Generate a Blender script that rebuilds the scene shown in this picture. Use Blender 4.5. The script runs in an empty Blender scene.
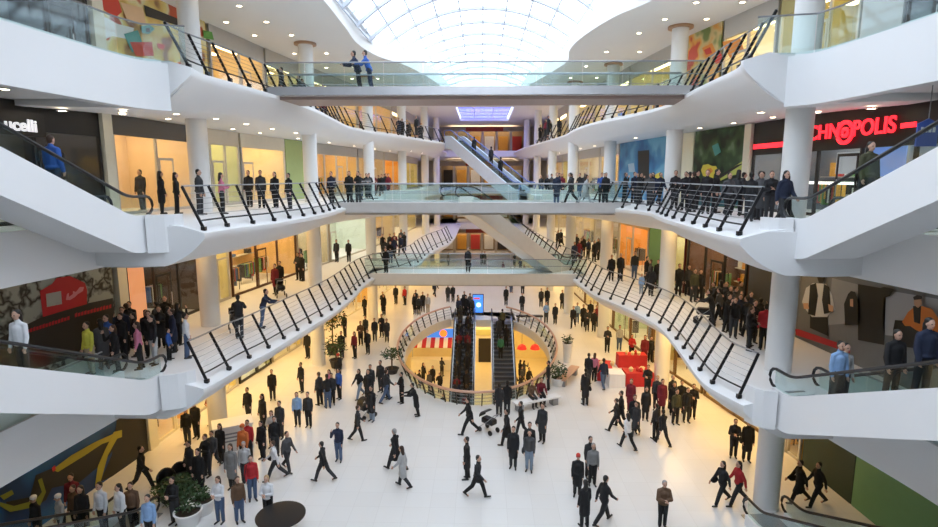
import bpy, bmesh, math, random
from mathutils import Vector, Matrix
random.seed(7)
SC = bpy.context.scene
COL = SC.collection
PI = math.pi
# ------------------------------------------------------------------ camera
FPX, PITCH, YAW, HC = 557.0, math.radians(8.88), math.radians(1.35), 11.5
cd = bpy.data.cameras.new('camera'); cam = bpy.data.objects.new('camera', cd); COL.objects.link(cam)
cd.sensor_width = 36.0; cd.lens = FPX / 938 * 36; cd.clip_end = 400; cd.clip_start = 0.05
cam.location = (0, 0, HC); cam.rotation_euler = (PI/2 - PITCH, 0, YAW)
SC.camera = cam

def ray(px, py):
    xc = (px-469)/FPX; yc = -(py-263.5)/FPX
    f = math.cos(PITCH)+yc*math.sin(PITCH); up = yc*math.cos(PITCH)-math.sin(PITCH)
    c, s = math.cos(YAW), math.sin(YAW)
    return Vector((xc*c-f*s, xc*s+f*c, up))
def at(px, py, z):                       # where the sight line meets a floor of height z
    d = ray(px, py); t = (z-HC)/d.z
    return d.x*t, d.y*t
def on_plane(px, py, p0, n):
    d = ray(px, py); o = Vector((0, 0, HC)); t = (p0-o).dot(n)/d.dot(n)
    return o+d*t

# ------------------------------------------------------------------ materials
MATS = {}
def mat(name, col, rough=0.5, metal=0.0, em=0.0, emcol=None, var=0.06, scale=3.0, alpha=None, spec=None):
    if name in MATS: return MATS[name]
    m = bpy.data.materials.new(name); m.use_nodes = True; nt = m.node_tree
    b = nt.nodes['Principled BSDF']
    c = (col[0], col[1], col[2], 1)
    b.inputs['Roughness'].default_value = rough; b.inputs['Metallic'].default_value = metal
    if spec is not None: b.inputs['Specular IOR Level'].default_value = spec
    tc = nt.nodes.new('ShaderNodeTexCoord'); nz = nt.nodes.new('ShaderNodeTexNoise'); nz.inputs['Scale'].default_value = scale
    nt.links.new(tc.outputs['Object'], nz.inputs['Vector'])
    mx = nt.nodes.new('ShaderNodeMix'); mx.data_type = 'RGBA'
    mx.inputs[6].default_value = tuple(max(0, x*(1-var)) for x in c[:3])+(1,)
    mx.inputs[7].default_value = tuple(min(1, x*(1+var)) for x in c[:3])+(1,)
    nt.links.new(nz.outputs['Fac'], mx.inputs[0]); nt.links.new(mx.outputs[2], b.inputs['Base Color'])
    if em > 0:
        e = emcol or col
        b.inputs['Emission Color'].default_value = (e[0], e[1], e[2], 1); b.inputs['Emission Strength'].default_value = em
    if alpha is not None: b.inputs['Alpha'].default_value = alpha
    MATS[name] = m
    return m
def glass(name, tint=(0.93, 0.97, 0.96), refl=0.08):
    m = bpy.data.materials.new(name); m.use_nodes = True; nt = m.node_tree; nt.nodes.clear()
    o = nt.nodes.new('ShaderNodeOutputMaterial'); t = nt.nodes.new('ShaderNodeBsdfTransparent'); g = nt.nodes.new('ShaderNodeBsdfGlossy')
    t.inputs[0].default_value = tint+(1,); g.inputs['Roughness'].default_value = 0.05; g.inputs[0].default_value = (0.9, 0.95, 1, 1)
    fr = nt.nodes.new('ShaderNodeLayerWeight'); fr.inputs[0].default_value = 0.5
    pw = nt.nodes.new('ShaderNodeMath'); pw.operation = 'POWER'; pw.inputs[1].default_value = 4.0
    ad = nt.nodes.new('ShaderNodeMath'); ad.operation = 'MULTIPLY_ADD'; ad.inputs[1].default_value = 0.45; ad.inputs[2].default_value = refl*0.3; ad.use_clamp = True
    nt.links.new(fr.outputs['Facing'], pw.inputs[0]); nt.links.new(pw.outputs[0], ad.inputs[0])
    mx = nt.nodes.new('ShaderNodeMixShader'); nt.links.new(ad.outputs[0], mx.inputs[0])
    nt.links.new(t.outputs[0], mx.inputs[1]); nt.links.new(g.outputs[0], mx.inputs[2]); nt.links.new(mx.outputs[0], o.inputs[0])
    MATS[name] = m
    return m
WHITE = mat('white_plaster', (0.80, 0.80, 0.81), 0.55, var=0.015, scale=0.6)
CEIL = mat('ceiling_plaster', (0.80, 0.79, 0.77), 0.7, var=0.02, scale=0.5)
LIP = mat('lip_white', (0.86, 0.87, 0.89), 0.35, var=0.02)
COLM = mat('column_white', (0.80, 0.80, 0.79), 0.5, var=0.015)
BLACK = mat('black_steel', (0.012, 0.012, 0.014), 0.35, 0.3)
STEEL = mat('brushed_steel', (0.55, 0.56, 0.58), 0.3, 0.9)
GREYSTEEL = mat('grey_steel', (0.30, 0.31, 0.33), 0.4, 0.6)
BRONZE = mat('bronze_soffit', (0.30, 0.22, 0.19), 0.45, 0.2)
FASC = mat('bridge_fascia', (0.55, 0.55, 0.57), 0.25, 0.55)
COPPER = mat('copper_cap', (0.62, 0.38, 0.27), 0.35, 0.25)
RUBBER = mat('handrail_rubber', (0.010, 0.010, 0.012), 0.4)
BLUERAIL = mat('blue_handrail', (0.05, 0.10, 0.30), 0.35)
GLASS = glass('balustrade_glass', (0.86, 0.93, 0.92))
SHOPGLASS = glass('shop_glass', (0.95, 0.97, 0.96))
SKYGLASS = glass('skylight_glass', (0.96, 0.98, 1.0), 0.0)
TREAD = mat('step_metal', (0.10, 0.11, 0.13), 0.4, 0.6)
TREADEDGE = mat('step_edge', (0.40, 0.42, 0.46), 0.4, 0.6)  # paler metal along the step edges

# ------------------------------------------------------------------ mesh builder
class MB:
    def __init__(s): s.v = []; s.f = []; s.mi = []; s.ms = []
    def _m(s, m):
        if m is None: return 0
        if m not in s.ms: s.ms.append(m)
        return s.ms.index(m)
    def face(s, pts, m=None):
        k = len(s.v); s.v += [tuple(p) for p in pts]; s.f.append(tuple(range(k, k+len(pts)))); s.mi.append(s._m(m))
    def grid(s, rows, m=None, closed=False):
        k = len(s.v); nc = len(rows[0]); i = s._m(m)
        for r in rows: s.v += [tuple(p) for p in r]
        for a in range(len(rows)-1):
            for b in range(nc if closed else nc-1):
                c = (b+1) % nc
                s.f.append((k+a*nc+b, k+a*nc+c, k+(a+1)*nc+c, k+(a+1)*nc+b)); s.mi.append(i)
    def prism(s, poly_a, poly_b, m=None):      # two matching polygons joined by sides
        n = len(poly_a); k = len(s.v); i = s._m(m)
        s.v += [tuple(p) for p in poly_a]+[tuple(p) for p in poly_b]
        s.f.append(tuple(range(k, k+n))[::-1]); s.f.append(tuple(range(k+n, k+2*n))); s.mi += [i, i]
        for a in range(n):
            b = (a+1) % n
            s.f.append((k+a, k+b, k+n+b, k+n+a)); s.mi.append(i)
    def box(s, c, d, rz=0.0, m=None):
        cs, sn = math.cos(rz), math.sin(rz)
        def T(x, y, z): return (c[0]+x*cs-y*sn, c[1]+x*sn+y*cs, c[2]+z)
        x, y, z = d[0]/2, d[1]/2, d[2]/2
        s.prism([T(-x,-y,-z), T(x,-y,-z), T(x,y,-z), T(-x,y,-z)], [T(-x,-y,z), T(x,-y,z), T(x,y,z), T(-x,y,z)], m)
    def bar(s, a, b, w, h, m=None, up=(0, 0, 1)):
        a = Vector(a); b = Vector(b); d = (b-a).normalized(); u = Vector(up)
        sd = d.cross(u)
        if sd.length < 1e-4: sd = d.cross(Vector((0, 1, 0)))
        sd.normalize(); u = sd.cross(d).normalized()
        q = [sd*w/2+u*h/2, -sd*w/2+u*h/2, -sd*w/2-u*h/2, sd*w/2-u*h/2]
        s.prism([a+x for x in q], [b+x for x in q], m)
    def tube(s, pts, r, n=6, m=None, closed=False, caps=True):
        pts = [Vector(p) for p in pts]; N = len(pts); rows = []
        rr = r if isinstance(r, (list, tuple)) else [r]*N
        for i, p in enumerate(pts):
            if closed: t = pts[(i+1) % N]-pts[i-1]
            else: t = pts[min(i+1, N-1)]-pts[max(i-1, 0)]
            t.normalize(); u = Vector((0, 0, 1)) if abs(t.z) < 0.95 else Vector((0, 1, 0))
            a = t.cross(u).normalized(); b = a.cross(t)
            rows.append([p+(a*math.cos(q*2*PI/n)+b*math.sin(q*2*PI/n))*rr[i] for q in range(n)])
        if closed: rows.append(rows[0])
        s.grid(rows, m, closed=True)
        if caps and not closed:
            s.face(rows[0][::-1], m); s.face(rows[-1], m)
    def lathe(s, c, prof, n=20, m=None, cap=True):
        rows = [[(c[0]+r*math.cos(q*2*PI/n), c[1]+r*math.sin(q*2*PI/n), c[2]+z) for q in range(n)] for r, z in prof]
        s.grid(rows, m, closed=True)
        if cap:
            s.face(rows[0][::-1], m); s.face(rows[-1], m)
    def mesh(s, name, m=None):
        me = bpy.data.meshes.new(name); me.from_pydata(s.v, [], s.f)
        ms = s.ms or ([m] if m else [])
        for x in ms: me.materials.append(x)
        if s.ms: me.polygons.foreach_set('material_index', s.mi)
        me.update()
        return me
    def build(s, name, m=None, parent=None, smooth=False, fix=True):
        me = s.mesh(name, m)
        if fix or smooth:
            bm = bmesh.new(); bm.from_mesh(me)
            if smooth: bmesh.ops.remove_doubles(bm, verts=bm.verts, dist=1e-5)
            if fix: bmesh.ops.recalc_face_normals(bm, faces=bm.faces)
            if smooth:
                for f in bm.faces: f.smooth = True
                for e in bm.edges:
                    if len(e.link_faces) == 2 and e.calc_face_angle(0) > 0.7: e.smooth = False
            bm.to_mesh(me); bm.free()
        o = bpy.data.objects.new(name, me); COL.objects.link(o)
        if parent: o.parent = parent
        return o
def tag(o, label, cat, group=None, kind=None):
    if label: o['label'] = label
    if cat: o['category'] = cat
    if group: o['group'] = group
    if kind: o['kind'] = kind
    return o
def thing(name, label, cat, loc=(0, 0, 0), rz=0.0, group=None):
    o = bpy.data.objects.new(name, None); COL.objects.link(o); o.location = loc; o.rotation_euler = (0, 0, rz)
    return tag(o, label, cat, group)
def struct(o, label=None):
    o['kind'] = 'structure'
    if label: o['label'] = label
    return o
def copy_tree(o, parent=None):
    c = o.copy(); COL.objects.link(c)
    if parent is not None: c.parent = parent
    for ch in list(o.children): copy_tree(ch, c)
    return c

# ------------------------------------------------------------------ plan of the atrium
def interp(pts, Y):                       # smooth Catmull-Rom through (x, y) points sorted by y
    if Y <= pts[0][1]: return pts[0][0]
    if Y >= pts[-1][1]: return pts[-1][0]
    for i in range(len(pts)-1):
        y0, y1 = pts[i][1], pts[i+1][1]
        if y0 <= Y <= y1:
            t = (Y-y0)/(y1-y0); x0, x1 = pts[i][0], pts[i+1][0]
            def sl(a, b): return (pts[b][0]-pts[a][0])/(pts[b][1]-pts[a][1])
            m0 = sl(max(i-1, 0), i+1)*(y1-y0); m1 = sl(i, min(i+2, len(pts)-1))*(y1-y0)
            return (2*t**3-3*t*t+1)*x0+(t**3-2*t*t+t)*m0+(-2*t**3+3*t*t)*x1+(t**3-t*t)*m1
    return pts[-1][0]
LIPS = {
 ('L', 5): [(-8.85,16.7),(-8.65,17.7),(-8.5,19.1),(-8.2,20.5),(-8.0,22),(-7.8,23.5),(-7.6,25),(-7.4,26.5),(-7.25,28.5),(-7.22,31),(-7.3,33.5),(-7.2,36),(-6.6,38),(-5.6,39.6),(-4.8,43),(-4.7,46.3),(-4.2,51.5),(-3.2,57),(-3,70),(-3,88)],
 ('R', 5): [(7.75,15.8),(7.3,17.4),(7.4,19),(7.6,20.5),(7.85,22.5),(7.97,24.5),(7.8,26.2),(7.4,28.1),(6.9,29.7),(6.4,31.3),(6.2,33),(6.05,35.7),(5.85,39.6),(5.3,43.5),(4.5,51),(4,60),(3.5,70),(3.5,88)],
 ('L', 10): [(-8.4,16.6),(-8.25,18.1),(-7.9,19.3),(-7.6,20.4),(-7.42,21.9),(-7.25,23.3),(-7.15,25),(-7.2,27),(-7.35,29.5),(-7,32.5),(-5.8,36),(-4.4,38.5),(-4.3,42),(-5,46),(-5,52),(-4.5,60),(-4,88)],
 ('R', 10): [(7.1,15.4),(7.0,16.5),(7.05,17.8),(7.15,19.3),(7.25,21),(7.4,23),(7.7,25),(7.9,26.5),(7.6,28.2),(7,30.2),(6.4,33),(5,37),(3.9,40),(3.6,45.5),(4.4,49),(4.6,55),(4,65),(4,88)],
 ('L', 15): [(-8.95,17.6),(-9.1,18.8),(-8.9,20.2),(-8.65,22),(-8.45,24),(-8.3,26),(-8.3,29),(-8.6,33),(-8.85,37.7),(-8.4,41.5),(-6.8,46.4),(-5.0,53),(-3.7,57),(-3.9,62),(-5,66),(-4.5,88)],
 ('R', 15): [(7.5,16.9),(7.85,18.1),(7.98,20),(8.1,22),(8.3,24),(8.55,26),(8.5,28),(8.1,30.8),(7.6,32.7),(7,34.9),(6.65,37.2),(6.5,41),(6.6,46),(5.8,55),(4.8,65),(4,88)],
}
WL = [(-16,-12),(-15.6,6),(-14.7,17),(-14.1,22),(-13.7,28),(-12.9,34),(-11.6,42),(-10.2,50),(-9,60),(-8,88)]
WR = [(14,-12),(13.8,6),(13.2,17),(12.9,22),(12.5,25),(11.7,29),(10.7,34),(9.95,42),(9.4,50),(8.8,60),(8,88)]
def lin(pts, Y):
    for (a, b), (c, d) in zip(pts, pts[1:]):
        if b <= Y <= d: return a+(c-a)*(Y-b)/(d-b)
    return pts[0][0] if Y < pts[0][1] else pts[-1][0]
FAS = {
 ('L', 15): [(-12.3,-10),(-12.1,8),(-10.75,9.2),(-10.55,12.7),(-10.25,16.4),(-10.0,17.1),(-9.6,17.5)],
 ('R', 15): [(11.3,-10),(11.0,8),(9.8,9.2),(9.6,12.4),(9.35,15.8),(9.15,16.5),(8.75,16.9)],
 ('L', 10): [(-13.0,-10),(-12.7,5),(-12.2,12.5),(-11.8,16.9)], ('L', 5): [(-13.0,-10),(-12.7,5),(-12.2,12.5),(-11.8,17.0)],
 ('R', 10): [(11.6,-10),(11.3,5),(10.95,12.5),(10.4,15.8)], ('R', 5): [(11.6,-10),(11.3,5),(10.95,12.5),(10.4,16.1)],
}
SOF, HW = 1.12, 1.3
def slab(side, z0):
    s = -1 if side == 'L' else 1
    lip = LIPS[(side, z0)]; Ya = lip[0][1]; mb = MB(); rows = []
    Y = Ya; ys = []
    while Y < 87.9: ys.append(Y); Y += 0.35 if Y < 45 else 1.0
    ys.append(88.0)
    for Y in ys:
        x = interp(lip, Y); prof = [(0, -0.20), (0.7, 0.0)]; SF = SOF+(0.3 if z0 == 15 else 0.1)*max(0, min(1, (25-Y)/7))**2
        r = [(x+s*d, Y, z0+z) for d, z in prof]+[(s*21.5, Y, z0), (s*21.5, Y, z0-SOF)]
        for k in range(10, -1, -1):
            th = k/10*PI/2
            r.append((x+s*HW*(0.4*(1-math.cos(th))+0.6*k/10), Y, z0-0.34-(SF-0.34)*(0.4*math.sin(th)+0.6*k/10)))
        rows.append(r)
    n = len(rows[0]); k0 = len(mb.v)
    mb.grid(rows, None, closed=True)
    mb.face(rows[0]); mb.face(rows[-1][::-1])
    o = mb.build('gallery_slab', WHITE, smooth=True); struct(o)
    # near flank: a walkway beside the void with a deep white fascia
    fs = FAS[(side, z0)]; top = -0.1 if z0 == 15 else 0.1; bot = -1.5 if z0 == 15 else -1.3
    mb = MB(); rows = []; Yb = fs[-1][1]
    for i in range(57):
        Y = -10+(Yb+10)*(i/56)**0.6; x = interp(fs, Y)
        rows.append([(x, Y, z0+bot), (x, Y, z0+top), (x+s*0.2, Y, z0+top), (x+s*0.2, Y, z0), (s*21.5, Y, z0), (s*21.5, Y, z0-SOF), (x+s*0.9, Y, z0-SOF), (x+s*0.4, Y, z0+bot)])
    mb.grid(rows, None, closed=True); mb.face(rows[0]); mb.face(rows[-1][::-1])
    struct(mb.build('flank_slab', WHITE, smooth=True))
    # prow: rounded wall closing the gallery towards the void
    mb = MB(); x0 = lip[0][0]; xf, yf = fs[-1]; a = []
    for k in range(17):
        t = k/16; X = x0+s*0.01+(xf-x0)*t; Y = Ya+(yf-Ya)*t-0.06*math.sin(PI*t); d = abs(X-x0)
        SF = SOF+(0.3 if z0 == 15 else 0.1); lo = -0.34-(SF-0.34)*(0.3*math.sqrt(max(0, 1-(1-min(1, d/HW))**2))+0.7*min(1, d/HW)); lo = lo+(min(bot, lo)-lo)*max(0, min(1, (d-HW)/1.2))
        zt = -0.19+0.2*min(1, d/0.7)+(top-0.01)*max(0, min(1, d-0.7))
        a.append([(X, Y, z0+lo), (X, Y, z0+zt), (X, Y+0.2, z0+zt), (X, Y+0.2, z0+lo)])
    mb.grid(a, None, closed=True); mb.face(a[0]); mb.face(a[-1][::-1])
    struct(mb.build('prow_wall', WHITE, smooth=True))
for z0 in (5, 10, 15):
    slab('L', z0); slab('R', z0)

# floor with the oval well
OC, OA, OB = (-0.3, 36.2), 4.75, 9.3
def floor_mat():
    m = mat('polished_floor', (0.74, 0.725, 0.71), 0.28, var=0.03, scale=0.4); nt = m.node_tree; b = nt.nodes['Principled BSDF']
    tc = nt.nodes.new('ShaderNodeTexCoord'); br = nt.nodes.new('ShaderNodeTexBrick')
    br.offset = 0; br.inputs['Scale'].default_value = 1.0; br.inputs['Brick Width'].default_value = 0.9; br.inputs['Row Height'].default_value = 0.9
    br.inputs['Mortar Size'].default_value = 0.006
    br.inputs['Color1'].default_value = (1, 1, 1, 1); br.inputs['Color2'].default_value = (0.97, 0.965, 0.96, 1); br.inputs['Mortar'].default_value = (0.86, 0.85, 0.84, 1)
    nt.links.new(tc.outputs['Object'], br.inputs['Vector'])
    src = b.inputs['Base Color'].links[0].from_socket
    mx = nt.nodes.new('ShaderNodeMix'); mx.data_type = 'RGBA'; mx.blend_type = 'MULTIPLY'; mx.inputs[0].default_value = 1
    nt.links.new(src, mx.inputs[6]); nt.links.new(br.outputs['Color'], mx.inputs[7]); nt.links.new(mx.outputs[2], b.inputs['Base Color'])
    return m
FLOOR = floor_mat()
def ell(a, k=1.0, ex=0.0): return (OC[0]+(OA*k+ex)*math.cos(a), OC[1]+(OB*k+ex)*math.sin(a))
N = 96; mb = MB(); r0, r1, r2, r3 = [], [], [], []
for i in range(N):
    a = 2*PI*i/N; ex, ey = ell(a); c, s_ = math.cos(a), math.sin(a)
    t = min(22/abs(c) if abs(c) > 1e-6 else 1e9, (52 if s_ > 0 else 46)/abs(s_) if abs(s_) > 1e-6 else 1e9)
    r0.append((ex, ey, -0.7)); r1.append((ex, ey, 0)); r2.append((OC[0]+t*c, OC[1]+t*s_, 0)); r3.append((OC[0]+t*c, OC[1]+t*s_, -0.7))
mb.grid([r0, r1, r2, r3, r0], FLOOR, closed=True)
struct(mb.build('floor', FLOOR))
mb = MB(); mb.box((0, 40, -5.1), (44, 60, 0.2))
BFLOOR = mat('basement_floor', (0.75, 0.68, 0.48), 0.3)
struct(mb.build('floor_basement', BFLOOR))
# outer shell
WALLM = mat('wall_paint', (0.72, 0.68, 0.60), 0.7)
mb = MB(); mb.box((-21.8, 39, 7), (0.4, 100, 26)); struct(mb.build('wall_left', WALLM))
mb = MB(); mb.box((21.8, 39, 7), (0.4, 100, 26)); struct(mb.build('wall_right', WALLM))
mb = MB(); mb.box((0, 88.2, 7), (44, 0.4, 26)); struct(mb.build('wall_back', WALLM))
mb = MB(); mb.box((0, -10.2, 7), (44, 0.4, 26)); struct(mb.build('wall_front', WALLM))
mb = MB(); mb.box((0, -5, 9.75), (27, 10, 0.5)); struct(mb.build('viewing_deck_slab', WHITE))
BW = mat('basement_wall', (0.80, 0.70, 0.42), 0.6)
mb = MB(); mb.box((0, 49.5, -2.85), (30, 0.3, 4.3)); struct(mb.build('wall_basement_back', BW))
mb = MB(); mb.box((-12, 36, -2.85), (0.3, 28, 4.3)); struct(mb.build('wall_basement_left', BW))
mb = MB(); mb.box((12, 36, -2.85), (0.3, 28, 4.3)); struct(mb.build('wall_basement_right', BW))
mb = MB(); mb.box((0, 22, -2.85), (24, 0.3, 4.3)); struct(mb.build('wall_basement_front', BW))

# ceiling with the long skylight opening
OPL = [(-6.9,-8),(-7,15),(-6.9,25),(-7.05,30),(-7.2,33.5),(-6.6,37),(-5.4,39.5),(-4.3,44),(-3.6,48.4),(-3.2,54),(-3,60)]
OPR = [(7.6,-8),(7.6,20),(7.36,25.6),(6.3,28.3),(5.45,32.2),(5.25,35.4),(5.6,38.6),(5.3,41),(4.6,45),(4.0,48),(3.6,54),(3.4,60)]
CZ = 19.0; ZT = 20.0
for op, s in ((OPL, -1), (OPR, 1)):
    mb = MB(); rows = []
    for i in range(137):
        Y = -8+68*i/136; x = interp(op, Y)
        rows.append([(x, Y, CZ+0.05), (x, Y, ZT), (x+s*0.3, Y, ZT), (x+s*0.3, Y, CZ+0.4), (s*22, Y, CZ+0.4), (s*22, Y, CZ), (x+s*0.25, Y, CZ)])
    mb.grid(rows, None, closed=True); mb.face(rows[0]); mb.face(rows[-1][::-1])
    struct(mb.build('ceiling', CEIL, smooth=True))
    mb = MB(); mb.box((s*9.3, 28, ZT+0.15), (4.9, 78, 0.3)); struct(mb.build('roof_curb', WHITE))
for c_, d_ in (((0, 61.5, CZ+0.5), (44, 3.0, 1.0)), ((0, 84, CZ+0.2), (44, 12, 0.4)), ((-12.5, 70.5, CZ+0.2), (19.0, 15, 0.4)), ((12.9, 70.5, CZ+0.2), (18.8, 15, 0.4)), ((0, -9.1, CZ+0.5), (44, 2.2, 1.0))):
    mb = MB(); mb.box(c_, d_); struct(mb.build('ceiling', CEIL))
# flat skylight farther back
LILAC = glass('lilac_glass', (0.55, 0.55, 0.92), 0.0)
t = thing('flat_skylight', 'flat lilac tinted skylight in the far ceiling beyond the top bridge', 'skylight')
mb = MB(); mb.box((0.2, 70.5, CZ+0.3), (6.2, 15, 0.03)); mb.build('pane', LILAC, t)
mb = MB()
for x in (-1.0, 1.3): mb.box((x, 70.5, CZ+0.3), (0.08, 15, 0.12))
for y in (66.5, 70.5, 74.5): mb.box((0.2, y, CZ+0.3), (6.2, 0.08, 0.12))
mb.build('glazing_bars', WHITE, t)
# barrel vault
VR, VZ, VX = 10.15, 12.35, 7.0
A0 = math.asin(VX/VR); t = thing('barrel_skylight', 'long glazed barrel vault skylight with curved white ribs over the atrium', 'skylight')
def vp(a, Y, dr=0.0): return (VX*0+ (VR+dr)*math.sin(a), Y, VZ+(VR+dr)*math.cos(a))
NA = 24
mb = MB(); mb.grid([[vp(-A0+2*A0*i/NA, Y) for i in range(NA+1)] for Y in (-9, 66)]); mb.build('glazing', SKYGLASS, t, smooth=True)
mb = MB(); mb.face([vp(-A0+2*A0*i/NA, 66) for i in range(NA+1)]); mb.build('end_glazing', SKYGLASS, t)
RIBM = mat('rib_white', (0.60, 0.64, 0.72), 0.5)
Y = -7.6
while Y < 66.5:
    mb = MB(); rows = []
    for i in range(NA+1):
        a = -A0+2*A0*i/NA
        rows.append([vp(a, Y-0.13, -0.03), vp(a, Y+0.13, -0.03), vp(a, Y+0.11, -0.2), vp(a, Y-0.11, -0.2)])
    mb.grid(rows, None, closed=True); mb.face(rows[0]); mb.face(rows[-1]); mb.build('rib', RIBM, t)
    Y += 3.3
Y = -6.0
while Y < 66:
    mb = MB(); mb.tube([vp(-A0+2*A0*i/NA, Y, -0.06) for i in range(NA+1)], 0.025, 4); mb.build('glazing_bar', RIBM, t)
    Y += 3.3
for k in range(-5, 6):
    a = A0*k/5.0
    if abs(k) == 5: a *= 0.99
    mb = MB(); mb.bar(vp(a, -9, -0.1), vp(a, 66, -0.1), 0.07, 0.12); mb.build('purlin', RIBM, t)

# columns
CC = [(-12.0, 23.7), (-10.1, 33.0), (-8.8, 43.7), (-7.6, 53.5), (-6.4, 63), (-6.0, 74), (10.06, 18.4), (10.0, 29.9), (8.8, 39.3), (7.4, 46.5), (6.9, 56), (6.4, 66), (6.0, 77), (-14.0, 12.5), (13.0, 8.0)]
for x, y in CC:
    mb = MB(); mb.lathe((x, y, 0), [(0.44, 0), (0.44, 0.02), (0.41, 0.04), (0.41, CZ+0.02)], 24)
    struct(mb.build('column', COLM, smooth=True))
RINGGLOW = mat('painted_glow_orange', (0.45, 0.26, 0.15), 0.4)  # glow of the recessed light round each column top, put into the ring's colour
for x, y in CC[:13]:
    if y < 50:
        mb = MB(); mb.lathe((x, y, 0), [(0.43, CZ-0.12), (0.62, CZ-0.12), (0.62, CZ-0.005), (0.43, CZ-0.005)], 24)
        struct(mb.build('painted_light_ring', RINGGLOW, smooth=True))
# ------------------------------------------------------------------ gallery railings
WIRE = mat('rail_wire', (0.34, 0.34, 0.35), 0.35, 0.7)
def railing(side, z0, Ya, Yb, label, step=1.25, group=None):
    s = -1 if side == 'L' else 1; lip = LIPS[(side, z0)]
    t = thing('gallery_railing', label, 'railing', (0, 0, 0), 0, group)
    ys = [Ya]; acc = 0.0; Y = Ya                    # even spacing along the curve
    while Y < Yb:
        Y2 = Y+0.02; acc += math.hypot(interp(lip, Y2)-interp(lip, Y), 0.02); Y = Y2
        if acc >= step*(1 if Y < 40 else 1.5): ys.append(Y); acc = 0
    def q(Y, h):                                    # point on the leaning plane of the posts
        x = interp(lip, Y); dx = (interp(lip, Y+0.1)-interp(lip, Y-0.1))/0.2
        n = Vector((s, -s*dx, 0)).normalized(); d = 0.16+0.6*h/1.12
        return Vector((x, Y, z0-0.2+0.2*min(1, d/0.7)+h))+n*d
    for Y in ys:
        mb = MB(); mb.bar(q(Y, -0.0), q(Y, 1.2), 0.042, 0.085, up=(s, 0, 0.5)); mb.box(tuple(q(Y, 0.06)), (0.13, 0.13, 0.12)); mb.build('post', BLACK, t)
    fine = []; Y = Ya
    while Y < Yb: fine.append(Y); Y += 0.5
    fine.append(ys[-1])
    fine.sort()
    mb = MB(); mb.tube([q(Y, 1.21) for Y in fine], 0.028, 6); mb.build('handrail', GREYSTEEL, t)
    for h in (0.42, 0.56, 0.70, 0.84, 0.98):
        mb = MB(); mb.tube([q(Y, h) for Y in fine], 0.008, 4, caps=False); mb.build('rail', WIRE, t)
    mb = MB(); mb.tube([q(Y, 0.27) for Y in fine], 0.028, 5); mb.build('lower_rail', BLACK, t)
railing('L', 5, 17.1, 60, 'slanted black railing along the left edge of the lowest gallery')
railing('R', 5, 16.2, 60, 'slanted black railing along the right edge of the lowest gallery')
railing('L', 10, 16.9, 35, 'slanted black railing along the left edge of the middle gallery')
railing('R', 10, 15.8, 34.5, 'slanted black railing along the right edge of the middle gallery')
railing('L', 15, 18.0, 60, 'slanted black railing along the left edge of the top gallery')
railing('R', 15, 17.3, 60, 'slanted black railing along the right edge of the top gallery')

# flank balustrades of glass
def glass_run(name, label, pts, h=1.0, cap=GREYSTEEL, parent=None, capr=0.025, seg=None):
    t = parent or thing(name, label, 'balustrade')
    for a, b in zip(pts, pts[1:]):
        a = Vector(a); b = Vector(b); d = (b-a).normalized()*0.015
        mb = MB(); mb.prism([a+d, b-d, b-d+Vector((0, 0, h)), a+d+Vector((0, 0, h))], [p+Vector((d.y, -d.x, 0)) for p in (a+d, b-d, b-d+Vector((0, 0, h)), a+d+Vector((0, 0, h)))])
        mb.build('glass_panel', GLASS, t)
    mb = MB(); mb.tube([Vector(p)+Vector((0, 0, h)) for p in pts], capr, 6); mb.build('handrail', cap, t)
    return t
def fas_pts(side, z0, ys, off, z): return [(lin(FAS[(side, z0)], y)+off, y, z) for y in ys]
glass_run('glass_balustrade', 'glass balustrade on the upper left white fascia beside the portrait mural', fas_pts('L', 15, [9.2, 10.5, 12, 13.5, 15, 16.3, 17.1], -0.1, 14.90)+[(-9.1, 17.7, 14.98)], 1.05)
glass_run('glass_balustrade', 'glass balustrade on the upper right white fascia beside the corner column', fas_pts('R', 15, [9.2, 10.5, 12, 13.5, 15, 15.8, 16.5], 0.1, 14.90)+[(7.9, 17.1, 14.98)], 1.05)
glass_run('glass_balustrade', 'low glass balustrade on the left flank walkway under the escalator', fas_pts('L', 5, [9, 11, 13, 15, 16.6], -0.1, 5.1), 0.95)
glass_run('glass_balustrade', 'low glass balustrade on the right flank walkway under the escalator', fas_pts('R', 5, [9, 11, 13, 15, 15.6], 0.1, 5.1), 0.95)
glass_run('glass_balustrade', 'glass balustrade on the left middle flank walkway behind the escalator', fas_pts('L', 10, [9, 11, 13, 15, 16.6], -0.1, 10.1), 0.95)
glass_run('glass_balustrade', 'glass balustrade on the right middle flank walkway behind the escalator', fas_pts('R', 10, [9, 11, 13, 15, 15.6], 0.1, 10.1), 0.95)

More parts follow.
